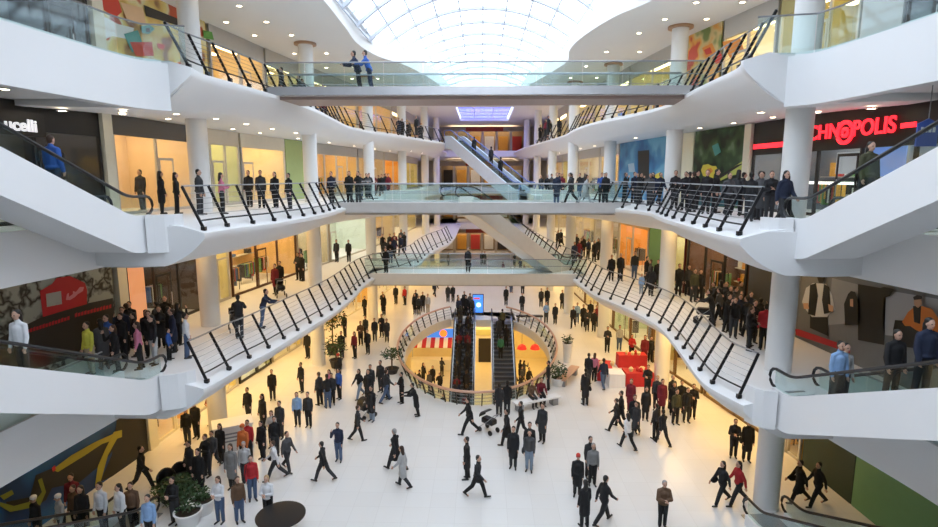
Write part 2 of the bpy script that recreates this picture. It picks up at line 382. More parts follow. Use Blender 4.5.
# ------------------------------------------------------------------ footbridges
def bridge(z0, x0, x1, Ya, Yb, thick, label, fascia, soffit, top=0.12):
    t = thing('footbridge', label, 'footbridge', (0, 0, 0))
    mb = MB(); mb.box(((x0+x1)/2, (Ya+Yb)/2, z0-0.1), (x1-x0, Yb-Ya-0.16, 0.2)); mb.build('deck', WHITE, t)
    mb = MB(); mb.box(((x0+x1)/2, (Ya+Yb)/2, z0-thick/2-0.1), (x1-x0, Yb-Ya-0.5, thick-0.2)); mb.build('soffit_panel', soffit, t)
    for y in (Ya, Yb):
        mb = MB(); mb.box(((x0+x1)/2, y, z0+top-(thick)/2), (x1-x0, 0.14, thick)); mb.build('fascia_panel', fascia, t)
    n = int((x1-x0)/1.5)
    for y in (Ya, Yb):
        for i in range(n):
            a = x0+(x1-x0)*i/n; b = x0+(x1-x0)*(i+1)/n
            mb = MB(); mb.box(((a+b)/2, y, z0+0.1+0.52), (b-a-0.03, 0.016, 0.92)); mb.build('glass_panel', GLASS, t)
        mb = MB(); mb.tube([(x0, y, z0+1.1), (x1, y, z0+1.1)], 0.03, 6); mb.build('handrail', GREYSTEEL, t)
        mb = MB(); mb.tube([(x0, y+(0.12 if y == Ya else -0.12), z0+0.62), (x1, y+(0.12 if y == Ya else -0.12), z0+0.62)], 0.018, 5); mb.build('lower_rail', GREYSTEEL, t)
    return t
SOFF2 = mat('bridge_soffit_grey', (0.55, 0.52, 0.49), 0.5)
bridge(15, -8.9, 8.9, 23.6, 26.2, 0.34, 'topmost footbridge of steel and glass under the skylight', FASC, BRONZE, 0.14)
bridge(10, -8.0, 7.9, 30.0, 33.0, 0.55, 'middle footbridge with glass sides crossing the atrium at eye level', mat('pale_fascia', (0.62, 0.61, 0.60), 0.4), SOFF2)
bridge(5, -7.8, 6.9, 36.4, 39.0, 0.75, 'lowest footbridge with glass sides above the oval well', mat('cream_fascia', (0.72, 0.69, 0.63), 0.4), SOFF2)

# ------------------------------------------------------------------ escalators
def smooth_path(pts, n=4):
    out = []
    for i in range(len(pts)):
        if i == 0 or i == len(pts)-1: out.append(Vector(pts[i])); continue
        a, b, c = Vector(pts[i-1]), Vector(pts[i]), Vector(pts[i+1])
        r = min(0.9, (b-a).length*0.45, (c-b).length*0.45)
        p = b+(a-b).normalized()*r; q = b+(c-b).normalized()*r
        for k in range(n+1):
            u = k/n; out.append(p*(1-u)**2+b*2*u*(1-u)+q*u*u)
    return out
def escalator(A, B, label, w=1.5, group=None, side=WHITE, rail=RUBBER, up=0.36, dn=0.75, flat=0.8, lower=None, inner_lip=0.0, sw=0.16, under=WHITE, cutside=None):
    A = Vector(A); B = Vector(B); h = Vector((B.x-A.x, B.y-A.y, 0)); L = h.length; u = h.normalized(); n = Vector((-u.y, u.x, 0))
    t = thing('escalator', label, 'escalator', (0, 0, 0), 0, group)
    base = [A+u*0.05, A+u*flat, B-u*flat, B+u*0.4]
    path = smooth_path(base, 5)
    def strip(off, th, z0, z1, m, name, pth=path):
        mb = MB(); rows = []
        for p in pth:
            a = p+n*(off-th/2); b = p+n*(off+th/2)
            rows.append([a+Vector((0, 0, z0)), b+Vector((0, 0, z0)), b+Vector((0, 0, z1)), a+Vector((0, 0, z1))])
        mb.grid(rows, None, closed=True); mb.face(rows[0]); mb.face(rows[-1]); return mb.build(name, m, t, smooth=False)
    for sg in (-1, 1):
        strip(sg*(w/2-sw/2), sw, -dn, up, side, 'side_panel')
        strip(sg*(w/2-sw/2), 0.015, up, up+0.50, GLASS, 'glass_panel')
        pr = [p+n*sg*(w/2-sw/2)+Vector((0, 0, up+0.55)) for p in path]
        e0 = pr[0]; e1 = pr[-1]
        loop0 = [e0+Vector((0, 0, -0.275))-u*0.0+(-u*math.sin(a)*0.275)+Vector((0, 0, -math.cos(a)*0.275)) for a in [PI*k/6 for k in range(6)]]
        loop1 = [e1+Vector((0, 0, -0.275))+(u*math.sin(a)*0.275)+Vector((0, 0, math.cos(a)*0.275)) for a in [PI*k/6 for k in range(1, 7)]]
        mb = MB(); mb.tube(loop0+pr+loop1, 0.045, 6); mb.build('handrail', rail, t)
    strip(0, w-2*sw, -dn, -0.35, under, 'truss')
    # steps
    mb = MB(); rows = []; run = L-2*flat; rise = B.z-A.z; ns = max(2, int(abs(rise)/0.2)); S = base[1]
    rows.append(A-u*0.4); pts = [A-u*0.4, A+u*flat]
    for i in range(ns):
        p = A+u*(flat+run*i/ns)+Vector((0, 0, rise*(i+1)/ns)); pts.append(p); pts.append(A+u*(flat+run*(i+1)/ns)+Vector((0, 0, rise*(i+1)/ns)))
    pts.append(B+u*0.4)
    hw = w/2-sw
    for i, (a, b) in enumerate(zip(pts, pts[1:])):
        m = TREAD
        mb.face([a-n*hw, b-n*hw, b+n*hw, a+n*hw], m)
        if i > 1 and i % 2 == 0: mb.bar(a-n*hw+Vector((0, 0, 0.004)), a+n*hw+Vector((0, 0, 0.004)), 0.04, 0.012, TREADEDGE)
    mb.build('steps', None, t, fix=False)
    for p in (A, B):
        mb = MB(); mb.box((p.x, p.y, p.z+0.012), (w-2*sw, 0.9, 0.02), math.atan2(u.y, u.x)-PI/2); mb.build('comb_plate', GREYSTEEL, t)
    return t, (lambda k: (A+u*(flat+run*k)+Vector((0, 0, rise*(math.floor(k*ns)+1)/ns)), n, u))
ESC = {}
_, ESC['L3'] = escalator((-10.83, 16.8, 10), (-11.75, 4.3, 15), 'white escalator rising from the left middle gallery towards the viewer')
_, ESC['R3'] = escalator((9.32, 16.0, 10), (10.3, 3.4, 15), 'white escalator rising from the right middle gallery in front of the electronics shop')
_, ESC['L2'] = escalator((-10.83, 16.8, 5), (-11.75, 4.3, 10), 'white escalator rising from the left lowest gallery beside the grey mural')
_, ESC['R2'] = escalator((9.32, 16.0, 5), (10.3, 3.4, 10), 'white escalator rising from the right lowest gallery beside the fashion mural')
_, ESC['L1'] = escalator((-11.6, 17.0, 0), (-12.3, 5.4, 5), 'escalator rising from the left ground floor behind the planters')
_, ESC['R1'] = escalator((9.55, 17.4, 0), (10.6, 5.4, 5), 'escalator rising from the right ground floor beside the corner column')
_, ESC['up'] = escalator((3.55, 45.2, 10), (-2.9, 57.2, 15), 'far escalator with blue handrails climbing to the top gallery', 1.6, rail=mat('blue_rail', (0.08, 0.16, 0.50), 0.35), up=0.5, side=mat('blue_white_panel', (0.62, 0.70, 0.86), 0.4))
_, ESC['mid'] = escalator((5.9, 39.6, 5), (-1.5, 33.2, 10), 'beige escalator climbing behind the middle footbridge', 1.6, side=mat('cream_panel', (0.74, 0.71, 0.66), 0.5))
_, ESC['dn1'] = escalator((-1.35, 33.2, -5), (-1.35, 43.9, 0), 'left escalator in the oval well packed with people', 1.75, side=STEEL, up=0.3, dn=0.5)
_, ESC['dn2'] = escalator((1.6, 33.2, -5), (1.6, 43.9, 0), 'right escalator in the oval well with bare steps showing', 1.75, side=STEEL, up=0.3, dn=0.5)
mb = MB(); mb.box((0.1, 45.3, -0.3), (5.2, 2.6, 0.6)); struct(mb.build('landing_slab', FLOOR))
# parapets closing the void at the feet of the side escalators
def parapet(pts, z0, z1, label):
    mb = MB(); rows = []
    for i, p in enumerate(pts):
        a = Vector(pts[max(i-1, 0)]); b = Vector(pts[min(i+1, len(pts)-1)]); d = (b-a).normalized(); n = Vector((-d.y, d.x, 0))*0.08
        P = Vector(p); rows.append([(P+n).to_tuple()[:2]+(z0,), (P-n).to_tuple()[:2]+(z0,), (P-n).to_tuple()[:2]+(z1,), (P+n).to_tuple()[:2]+(z1,)])
    mb.grid(rows, None, closed=True); mb.face(rows[0]); mb.face(rows[-1])
    return tag(mb.build('parapet', WHITE), label, 'parapet')
for z0, w_ in ((10, 'middle'), (5, 'lowest')):
    parapet([(-9.3, 17.05, 0), (-9.45, 16.8, 0), (-9.62, 16.62, 0), (-9.85, 16.5, 0), (-10.06, 16.42, 0)], z0-0.78, z0+0.36, 'white rounded parapet at the foot of the left %s escalator' % w_)
    parapet([(8.0, 16.1, 0), (8.1, 15.8, 0), (8.25, 15.65, 0), (8.42, 15.58, 0), (8.56, 15.52, 0)], z0-0.78, z0+0.36, 'white rounded parapet at the foot of the right %s escalator' % w_)
for side, Ya_, Yb_ in (('L', 35.4, 60), ('R', 34.9, 60)):
    s_ = -1 if side == 'L' else 1; pts_ = []; Y = Ya_
    while Y < Yb_: pts_.append((interp(LIPS[(side, 10)], Y)+s_*0.12, Y, 0)); Y += 0.6
    if side == 'R': pts_ = [p for p in pts_ if not 43.6 < p[1] < 46.6]
    parapet(pts_ if side == 'L' else pts_[:14], 9.78, 10.6, 'white far parapet along the %s edge of the middle gallery past the bridge' % ('left' if side == 'L' else 'right'))
# far landing on the middle level beside the blue escalator
mb = MB(); mb.box((4.4, 42.4, 10.05), (1.6, 6.5, 0.3)); struct(mb.build('landing_slab', WHITE))

# ------------------------------------------------------------------ oval well railing
t = thing('oval_railing', 'oval railing with a copper cap around the ground floor well', 'railing')
ARC = [PI/2+0.47+(2*PI-0.94)*i/90 for i in range(91)]          # open at the far end where the escalators land
mb = MB(); mb.tube([ell(q_, 1, 0.42)+(0.86,) for q_ in ARC], 0.075, 8); mb.build('copper_cap', COPPER, t)
for h in (0.25, 0.45, 0.65):
    mb = MB(); mb.tube([ell(q_, 1, 0.1+0.3*h)+(h,) for q_ in ARC], 0.02, 4); mb.build('rail', WIRE, t)
for i in range(48):
    a = 2*PI*(i+0.5)/48; x, y = ell(a, 1, 0.1); x2, y2 = ell(a, 1, 0.42)
    if abs(x-0.1) < 2.4 and y > 40: continue
    mb = MB(); mb.bar((x, y, 0), (x2, y2, 0.84), 0.055, 0.1, up=(x-OC[0], y-OC[1], 0)); mb.build('post', BLACK, t)
for i in range(48):
    a, b = 2*PI*(i+0.5)/48, 2*PI*(i+1.5)/48
    if math.sin(a) > 0.35: continue
    pa, pb = ell(a, 1, 0.2), ell(b, 1, 0.2)
    mb = MB(); mb.prism([pa+(0.08,), pb+(0.08,), pb+(0.78,), pa+(0.78,)], [ell(a, 1, 0.21)+(0.08,), ell(b, 1, 0.21)+(0.08,), ell(b, 1, 0.21)+(0.78,), ell(a, 1, 0.21)+(0.78,)])
    mb.build('glass_panel', GLASS, t)
# ------------------------------------------------------------------ shops along the walls
FRAME = mat('shop_frame', (0.55, 0.53, 0.50), 0.45); DARKF = mat('dark_frame', (0.02, 0.018, 0.018), 0.4); CREAMF = mat('cream_frame', (0.80, 0.76, 0.62), 0.5)
LAMPW = mat('lamp_warm', (1, 0.8, 0.5), 0.5, em=7.0, emcol=(1.0, 0.72, 0.38)); LAMPC = mat('lamp_cool', (1, 1, 1), 0.5, em=6.5, emcol=(1.0, 0.93, 0.80)); LAMPD = mat('lamp_dim', (1, 0.8, 0.6), 0.5, em=3.0, emcol=(1.0, 0.78, 0.55))
GOODS = [mat('goods_%s' % n, c, 0.6, var=0.3, scale=9) for n, c in (('red', (0.55, 0.05, 0.04)), ('white', (0.8, 0.78, 0.72)), ('blue', (0.06, 0.14, 0.40)), ('green', (0.15, 0.32, 0.10)), ('dark', (0.03, 0.025, 0.025)), ('amber', (0.75, 0.38, 0.06)))]
def wallp(side, Y): return Vector((lin(WL if side == 'L' else WR, Y), Y, 0))
def bayframe(side, Ya, Yb):
    a, b = wallp(side, Ya), wallp(side, Yb); u = (b-a).normalized(); n = Vector((u.y, -u.x, 0))
    if (n.x < 0) != (side == 'L'): n = -n            # n points into the shop
    return a, b, u, n, (b-a).length
def P(a, u, n, x, d, z): q = a+u*x+n*d; return (q.x, q.y, z)
def slabbox(mb, a, u, n, x0, x1, d0, d1, z0, z1, m=None):
    mb.prism([P(a,u,n,x0,d0,z0), P(a,u,n,x1,d0,z0), P(a,u,n,x1,d1,z0), P(a,u,n,x0,d1,z0)], [P(a,u,n,x0,d0,z1), P(a,u,n,x1,d0,z1), P(a,u,n,x1,d1,z1), P(a,u,n,x0,d1,z1)], m)
def colm(c, rough=0.6): return mat('paint_%d_%d_%d' % tuple(int(x*100) for x in c), c, rough, var=0.05)
def shop(side, z0, Ya, Yb, label, back=(0.75, 0.6, 0.35), lamp='W', header=(0.5, 0.48, 0.45), frame=FRAME, hz=3.1, depth=3.2, mull=2, goods=2, door=False, top=None, rows=2):
    a, b, u, n, L = bayframe(side, Ya, Yb); mid = (a+b)/2
    top = top or z0+3.86 if z0 < 15 else z0+4.0
    t = thing('shop', label, 'shop')
    bm_ = colm(back)
    mb = MB(); slabbox(mb, a, u, n, 0.06, L-0.06, depth, depth+0.1, z0, top); mb.build('back_wall', bm_, t)
    for x in (0.0, L-0.06):
        mb = MB(); slabbox(mb, a, u, n, x, x+0.06, 0.1, depth, z0, top); mb.build('side_wall', bm_, t)
    mb = MB(); slabbox(mb, a, u, n, 0, L, 0.0, 0.14, z0+hz, top); mb.build('header', colm(header, 0.5), t)
    mb = MB()
    for i in range(mull+1):
        x = (L-0.1)*i/mull; slabbox(mb, a, u, n, x, x+0.1, 0.0, 0.1, z0+0.001, z0+hz)
    slabbox(mb, a, u, n, 0, L, 0.0, 0.1, z0+0.001, z0+0.12)
    mb.build('shopfront_frame', frame, t)
    mb = MB(); slabbox(mb, a, u, n, 0.1, L-0.1, 0.04, 0.055, z0+0.12, z0+hz); mb.build('glass_front', SHOPGLASS, t)
    lm = {'W': LAMPW, 'C': LAMPC, 'D': LAMPD}[lamp]
    mb = MB(); slabbox(mb, a, u, n, L*0.15, L*0.85, 0.7, 1.3, z0+3.45, z0+3.5); slabbox(mb, a, u, n, L*0.15, L*0.85, depth-0.9, depth-0.5, z0+3.45, z0+3.5); mb.build('ceiling_lamp', lm, t)
    if goods:
        rnd = random.Random(int(z0*100+Ya*7+(3 if side == 'L' else 0)))
        mb = MB(); g = MB()
        for k in range(rows):
            z = z0+0.75+0.75*k; slabbox(mb, a, u, n, L*0.08, L*0.92, depth-0.5, depth-0.02, z-0.04, z)
            x = L*0.09
            while x < L*0.88:
                w = rnd.uniform(0.15, 0.5); h = rnd.uniform(0.15, 0.6)
                if rnd.random() < 0.3*goods: slabbox(g, a, u, n, x, x+w*0.9, depth-0.42, depth-0.1, z+0.001, z+h, rnd.choice(GOODS))
                x += w+0.05
        mb.build('display_shelf', FRAME, t)
        if g.v: tag(g.build('goods', None, t), None, None, kind='stuff')
    rnd = random.Random(int(z0*31+Ya*13+(5 if side == 'L' else 0)))
    if goods and Ya < 52:
        for k in range(max(1, int(L/2.4))):
            x = 0.5+(L-1.0)*(k+rnd.uniform(0.25, 0.75))/max(1, int(L/2.4)); w = rnd.uniform(0.4, 0.7); d = rnd.uniform(0.7, 1.7); hh = rnd.uniform(1.2, 1.6)
            mb = MB(); q0, q1 = Vector(P(a, u, n, x-w, d, z0)), Vector(P(a, u, n, x+w, d, z0)); up = Vector((0, 0, hh))
            mb.tube([q0, q0+up, q1+up, q1], 0.025, 5); rk = mb.build('clothes_rack', DARKF, t)
            g = MB(); xx = x-w+0.05
            while xx < x+w-0.1:
                slabbox(g, a, u, n, xx, xx+0.07, d-0.22, d+0.22, z0+hh-rnd.uniform(0.7, 1.05), z0+hh-0.05, rnd.choice(GOODS+[GOODS[4]]*4)); xx += 0.1
            tag(g.build('garments', None, rk), None, None, kind='stuff')
    if Ya < 50 and mull:
        k = mull//2; x0 = (L-0.1)*k/mull+0.1; w = min(1.0, (L-0.1)/mull-0.15); mb = MB()
        for xa, xb, za, zb in ((x0, x0+0.07, 0.02, 2.3), (x0+w-0.07, x0+w, 0.02, 2.3), (x0+0.07, x0+w-0.07, 0.02, 0.16), (x0+0.07, x0+w-0.07, 2.2, 2.3)): slabbox(mb, a, u, n, xa, xb, -0.035, -0.005, z0+za, z0+zb)
        dr = mb.build('door', frame, t); mb = MB(); mb.tube([P(a, u, n, x0+w-0.12, -0.08, z0+0.8), P(a, u, n, x0+w-0.12, -0.08, z0+1.4)], 0.02, 6); mb.build('handle', STEEL, dr)
    return t, a, u, n, L, top
def panelwall(side, z0, Ya, Yb, label, col, name='wall_panel', cat='wall panel', top=None, z1=None, frame=None, d=0.08, m=None, zb=None):
    a, b, u, n, L = bayframe(side, Ya, Yb); top = top or z0+3.86
    mb = MB(); slabbox(mb, a, u, n, 0.0, L, 0.0, d, z0 if zb is None else zb, top)
    o = mb.build(name, m or colm(col), None); tag(o, label, cat)
    return o, a, u, n, L, top
def post(side, z0, Ya, Yb, label):
    a, b, u, n, L = bayframe(side, Ya, Yb); mb = MB(); slabbox(mb, a, u, n, 0, L, -0.12, 0.3, z0+0.001, z0+3.86); return tag(mb.build('wall_pier', CREAMF), label, 'pier')
def text_on(parent, s, a, u, n, x, d, z, size, m, name='lettering', ext=0.02, right=None, squeeze=1.0):
    c = bpy.data.curves.new(name, 'FONT'); c.body = s; c.size = size; c.extrude = ext; c.offset = 0.012
    o = bpy.data.objects.new('tmp', c); COL.objects.link(o); bpy.context.view_layer.update()
    me = bpy.data.meshes.new_from_object(o.evaluated_get(bpy.context.evaluated_depsgraph_get())); bpy.data.objects.remove(o)
    r = right or u; me.transform(Matrix(((r.x*squeeze, 0, -n.x, 0), (r.y*squeeze, 0, -n.y, 0), (0, 1, 0, 0), (0, 0, 0, 1))))
    me.materials.clear(); me.materials.append(m); p = a+u*x-n*d
    me.transform(Matrix.Translation((p.x, p.y, z))); me.name = name
    o = bpy.data.objects.new(name, me); COL.objects.link(o)
    if parent: o.parent = parent
    return o
def prints(parent, name, a, n, polys, d0=0.02):
    """flat printed shapes on a mural; each outline is traced on the mural's own plane"""
    for k, (nm, m, pts) in enumerate(polys):
        d = d0+0.006*k; p0 = a-n*d; q = [on_plane(x, y, p0, n) for x, y in pts]
        mb = MB(); mb.prism(q, [v+n*0.004 for v in q]); mb.build(nm, m, parent)

# ---- left side, top gallery
shop('L', 15, 17.4, 20.9, 'dark glazed shop behind the upper left glass balustrade', (0.05, 0.06, 0.08), 'D', (0.03, 0.03, 0.04), DARKF, goods=1)
post('L', 15, 21.0, 21.5, 'white pier beside the portrait mural on the top gallery')
def patchmat(name, stops, sc):
    m = mat(name, (0.5, 0.5, 0.5), 0.5); nt = m.node_tree; tc = nt.nodes.new('ShaderNodeTexCoord'); nz = nt.nodes.new('ShaderNodeTexNoise'); nz.inputs['Scale'].default_value = sc; nz.inputs['Detail'].default_value = 1.5
    r = nt.nodes.new('ShaderNodeValToRGB'); r.color_ramp.interpolation = 'EASE'
    while len(r.color_ramp.elements) < len(stops): r.color_ramp.elements.new(0.5)
    for e, (p_, c_) in zip(r.color_ramp.elements, stops): e.position = p_; e.color = c_+(1,)
    nt.links.new(tc.outputs['Object'], nz.inputs['Vector']); nt.links.new(nz.outputs['Fac'], r.inputs[0]); nt.links.new(r.outputs[0], nt.nodes['Principled BSDF'].inputs['Base Color']); return m
o, a, u, n, L, top = panelwall('L', 15, 21.55, 28.5, 'large yellow and red portrait mural on the top left wall', None, 'mural', 'mural', top=19, m=patchmat('portrait_print', [(0.34, (0.30, 0.12, 0.04)), (0.43, (0.72, 0.50, 0.14)), (0.52, (0.80, 0.66, 0.24)), (0.60, (0.78, 0.72, 0.45)), (0.66, (0.55, 0.10, 0.04))], 0.9))
YEL = colm((0.82, 0.66, 0.10)); RED = colm((0.65, 0.06, 0.03)); DK = colm((0.03, 0.025, 0.02)); SKN = colm((0.80, 0.55, 0.32)); TEAL = colm((0.10, 0.35, 0.32)); GRN = colm((0.10, 0.30, 0.05)); WHT = colm((0.85, 0.85, 0.83)); ORG = colm((0.80, 0.30, 0.05))
prints(o, 'print', a, n, [('printed_shape', RED, [(101,-4),(118,-2),(122,12),(115,18),(104,10)]), ('printed_shape', WHT, [(103,16),(118,24),(134,28),(132,40),(112,36),(104,40)]), ('printed_shape', SKN, [(120,2),(143,8),(146,24),(128,22)]),
  ('printed_shape', DK, [(144,5),(186,22),(183,27),(146,16)]), ('printed_shape', TEAL, [(124,34),(138,30),(146,52),(132,52)]), ('printed_shape', RED, [(130,42),(152,42),(154,56),(136,56)]), ('printed_eye', TEAL, [(141,26),(150,25),(155,29),(149,34),(142,33)]), ('printed_eye', DK, [(146,28),(150,28),(150,32),(146,32)]),
  ('printed_shape', GRN, [(203,30),(212,32),(214,40),(204,38)]), ('printed_shape', RED, [(157,43),(166,45),(163,50),(158,48)])])
shop('L', 15, 28.8, 34, 'warm lit shop behind the first upper left railing', (0.75, 0.58, 0.32), 'W')
shop('L', 15, 34.2, 40, 'beige shop beside the second column on the top left gallery', (0.70, 0.62, 0.42), 'W')
shop('L', 15, 40.2, 48, 'distant ochre shop behind the left end of the topmost bridge', (0.72, 0.55, 0.25), 'W')
shop('L', 15, 48.2, 58, 'distant amber shop on the top left gallery past the bridge', (0.72, 0.50, 0.22), 'W')
shop('L', 15, 58.2, 72, 'farthest amber shop on the top left gallery', (0.70, 0.50, 0.22), 'W')
# ---- left side, middle gallery
t, a, u, n, L, top = shop('L', 10, 15.4, 20.9, 'dark clothes shop with white lettering on a black sign, at the upper left escalator', (0.06, 0.05, 0.045), 'D', (0.012, 0.012, 0.012), DARKF, goods=2, hz=2.95)
mb = MB(); p0 = on_plane(34, 128, a, n); x0 = (p0-a).dot(u)
SIGNW = mat('sign_white', (0.9, 0.9, 0.95), 0.5, em=0.7)
zl_ = on_plane(20, 131, a, n).z
mb = MB(); slabbox(mb, a, u, n, 0.2, (on_plane(41, 130, a, n)-a).dot(u), -0.16, -0.02, zl_-0.16, zl_+0.6); sg = mb.build('sign_board', DARKF, t)
text_on(sg, 'ucelli', a, u, n, (on_plane(-1, 125, a, n)-a).dot(u), 0.17, zl_, 0.52, SIGNW, squeeze=1.05)
post('L', 10, 20.95, 21.4, 'white pier between the dark shop and the beige window on the middle gallery')
shop('L', 10, 21.5, 26.6, 'wide beige shop window with two warm light pools on its wall', (0.80, 0.62, 0.42), 'W', (0.10, 0.09, 0.08), goods=0, mull=2)
shop('L', 10, 26.8, 30.8, 'pale green shop with an amber panel behind the nearest left column', (0.62, 0.66, 0.42), 'W', (0.7, 0.62, 0.5), goods=0, mull=3)
t, a, u, n, L, top = shop('L', 10, 31.0, 35.9, 'cream shop with two small framed pictures and lettering on its wall', (0.85, 0.72, 0.48), 'W', (0.75, 0.68, 0.55), goods=0, mull=1)
for px in (264, 276):
    p = on_plane(px, 163, a+n*3.15, n); mb = MB(); x = (p-a).dot(u); slabbox(mb, a, u, n, x-0.32, x+0.32, 3.08, 3.18, p.z-0.45, p.z+0.45); mb.build('framed_picture', colm((0.25, 0.12, 0.08)), t)
for i, px in enumerate((253, 257, 262, 266, 271, 275)):
    p = on_plane(px, 155, a+n*3.15, n); mb = MB(); x = (p-a).dot(u); slabbox(mb, a, u, n, x-0.12, x+0.12, 3.1, 3.18, p.z-0.1, p.z+0.12); mb.build('wall_lettering', DK, t)
panelwall('L', 10, 36.0, 39.3, 'green glazed panel before the second left column on the middle gallery', (0.42, 0.50, 0.20))
shop('L', 10, 39.5, 47.8, 'shop with tall amber panels behind the left end of the middle bridge', (0.80, 0.55, 0.25), 'W', goods=1, mull=4)
shop('L', 10, 48.0, 55, 'colourful toy filled shop on the middle left gallery', (0.60, 0.45, 0.30), 'W', goods=3, rows=3)
shop('L', 10, 55.2, 62, 'shop with bright orange and blue posters on the middle left gallery', (0.85, 0.40, 0.06), 'W', goods=3)
shop('L', 10, 62.2, 74, 'distant yellow shop beyond the orange one on the middle left gallery', (0.70, 0.62, 0.25), 'W')
# ---- left side, lowest gallery
def treemat():
    m = mat('branch_print', (0.40, 0.43, 0.40), 0.5); nt = m.node_tree; b = nt.nodes['Principled BSDF']
    tc = nt.nodes.new('ShaderNodeTexCoord'); v = nt.nodes.new('ShaderNodeTexVoronoi'); v.feature = 'DISTANCE_TO_EDGE'; v.inputs['Scale'].default_value = 1.15
    r = nt.nodes.new('ShaderNodeValToRGB'); r.color_ramp.elements[0].position = 0.02; r.color_ramp.elements[0].color = (0.02, 0.02, 0.02, 1); r.color_ramp.elements[1].position = 0.16; r.color_ramp.elements[1].color = (0.34, 0.37, 0.34, 1)
    nz = nt.nodes.new('ShaderNodeTexNoise'); nz.inputs['Scale'].default_value = 2.2; ad = nt.nodes.new('ShaderNodeVectorMath'); ad.operation = 'ADD'
    nt.links.new(tc.outputs['Object'], nz.inputs['Vector']); nt.links.new(tc.outputs['Object'], ad.inputs[0]); nt.links.new(nz.outputs['Color'], ad.inputs[1]); nt.links.new(ad.outputs[0], v.inputs['Vector'])
    nt.links.new(v.outputs['Distance'], r.inputs[0]); nt.links.new(r.outputs[0], b.inputs['Base Color']); return m
o, a, u, n, L, top = panelwall('L', 5, 13.0, 20.8, 'grey mural of bare branches with a red and white sign shape', None, 'mural', 'mural', m=treemat())
PRED = colm((0.55, 0.02, 0.03)); PGREY = colm((0.45, 0.47, 0.46)); PINK = colm((0.72, 0.25, 0.28))
prints(o, 'print', a, n, [('printed_shape', DK, [(0,338),(40,318),(75,306),(113,298),(113,345),(0,380)]), ('printed_shape', PRED, [(40,291),(52,284),(57,278),(70,276),(85,283),(87,290),(87,304),(66,310),(43,317)]), ('printed_plate', PGREY, [(46,294),(61,291),(62,304),(47,307)]),
  ('printed_stroke', PINK, [(66,300),(67,294),(69,293),(69,297),(73,294),(73,291),(76,292),(80,287),(84,287),(83,291),(78,294),(75,297),(70,300)]),
  ] )
prints(o, 'print', a, n, [('printed_stroke', PRED, [(x_, y_), (x_+2.2, y_-0.7-(i_ % 3)*0.4), (x_+2.2, y_+2.6), (x_, y_+3.3)]) for i_, (x_, y_) in enumerate([(27+3.1*k, 330-1.0*k) for k in range(14)]+[(75+3.1*k, 314-0.8*k) for k in range(12)])], 0.05)
post('L', 5, 20.95, 21.4, 'cream pier between the branch mural and the orange window on the lowest gallery')
t, a, u, n, L, top = shop('L', 5, 21.5, 26.6, 'dark clothes shop with a glowing orange window and red light strip', (0.10, 0.06, 0.04), 'D', (0.05, 0.02, 0.02), DARKF, goods=3, rows=3, mull=3)
mb = MB(); slabbox(mb, a, u, n, 0.2, L*0.34, 0.5, 0.56, 5.3, 8.0); mb.build('backlit_poster', mat('poster_glow', (0.85, 0.35, 0.15), 0.6, em=0.5, emcol=(1, 0.42, 0.2)), t)
mb = MB(); slabbox(mb, a, u, n, 0.2, L*0.5, -0.05, -0.01, 8.35, 8.5); mb.build('neon_strip', mat('neon_pink', (1, 0.2, 0.15), 0.5, em=2.5, emcol=(1, 0.25, 0.18)), t)
shop('L', 5, 26.8, 29.2, 'narrow cream shop behind the nearest left column on the lowest gallery', (0.75, 0.68, 0.40), 'W', goods=0)
t, a, u, n, L, top = shop('L', 5, 29.4, 36.8, 'amber shop with dark wooden portals on the lowest left gallery', (0.80, 0.55, 0.25), 'W', (0.55, 0.42, 0.28), mat('dark_wood', (0.09, 0.035, 0.02), 0.45), goods=1, mull=3)
shop('L', 5, 37.0, 41.8, 'cream shop before the second left column on the lowest gallery', (0.72, 0.60, 0.38), 'C', goods=1)
t, a, u, n, L, top = shop('L', 5, 42.0, 50, 'pale shop with rows of red and blue goods on the lowest left gallery', (0.72, 0.80, 0.70), 'C', (0.65, 0.7, 0.55), goods=0, mull=1)
rnd = random.Random(4); g = MB()
for r_ in range(3):
    for c_ in range(9):
        if rnd.random() < 0.75:
            x = 0.5+(L-1.2)*c_/8.5; slabbox(g, a, u, n, x, x+0.45, 2.9, 3.15, 6.2+0.7*r_, 6.65+0.7*r_, GOODS[0] if r_ == 2 else GOODS[2])
tag(g.build('goods', None, t), None, None, kind='stuff')
shop('L', 5, 50.2, 58, 'shop with wood frame past the lowest bridge on the left', (0.65, 0.52, 0.30), 'W', goods=2)
shop('L', 5, 58.2, 72, 'farthest shop on the lowest left gallery', (0.62, 0.55, 0.35), 'W', goods=2)
# ---- left side, ground floor
o, a, u, n, L, top = panelwall('L', 0, 12.0, 21.7, 'ground floor mural of a yellow and black figure on blue', None, 'mural', 'mural', m=patchmat('blue_print', [(0.38, (0.006, 0.04, 0.14)), (0.55, (0.015, 0.11, 0.30)), (0.66, (0.03, 0.19, 0.42))], 0.6))
MY = colm((0.38, 0.33, 0.03)); MG = colm((0.22, 0.25, 0.03)); MB_ = colm((0.02, 0.018, 0.015))
prints(o, 'print', a, n, [('printed_shape', MB_, [(118,412),(150,412),(150,452),(118,474),(100,482),(112,455)]), ('printed_shape', MB_, [(36,475),(60,465),(90,450),(120,432),(124,436),(104,462),(80,482),(52,488),(46,500),(34,508),(8,507),(6,502),(30,497)]),
  ('printed_shape', MY, [(52,470),(72,455),(95,442),(122,430),(122,437),(102,444),(84,456),(58,472)]), ('printed_shape', MY, [(114,432),(122,430),(108,455),(100,484),(95,486),(98,466),(106,448)]), ('printed_shape', MG, [(38,480),(42,478),(46,492),(40,506),(10,512),(0,506),(0,502),(14,506),(36,500),(42,492)]),
  ('printed_shape', MG, [(0,496),(12,490),(14,494),(4,500)]), ('printed_dot', PRED, [(52,468),(55,465),(56,470),(53,472)])])
post('L', 0, 21.8, 22.3, 'cream pier at the end of the blue ground floor mural')
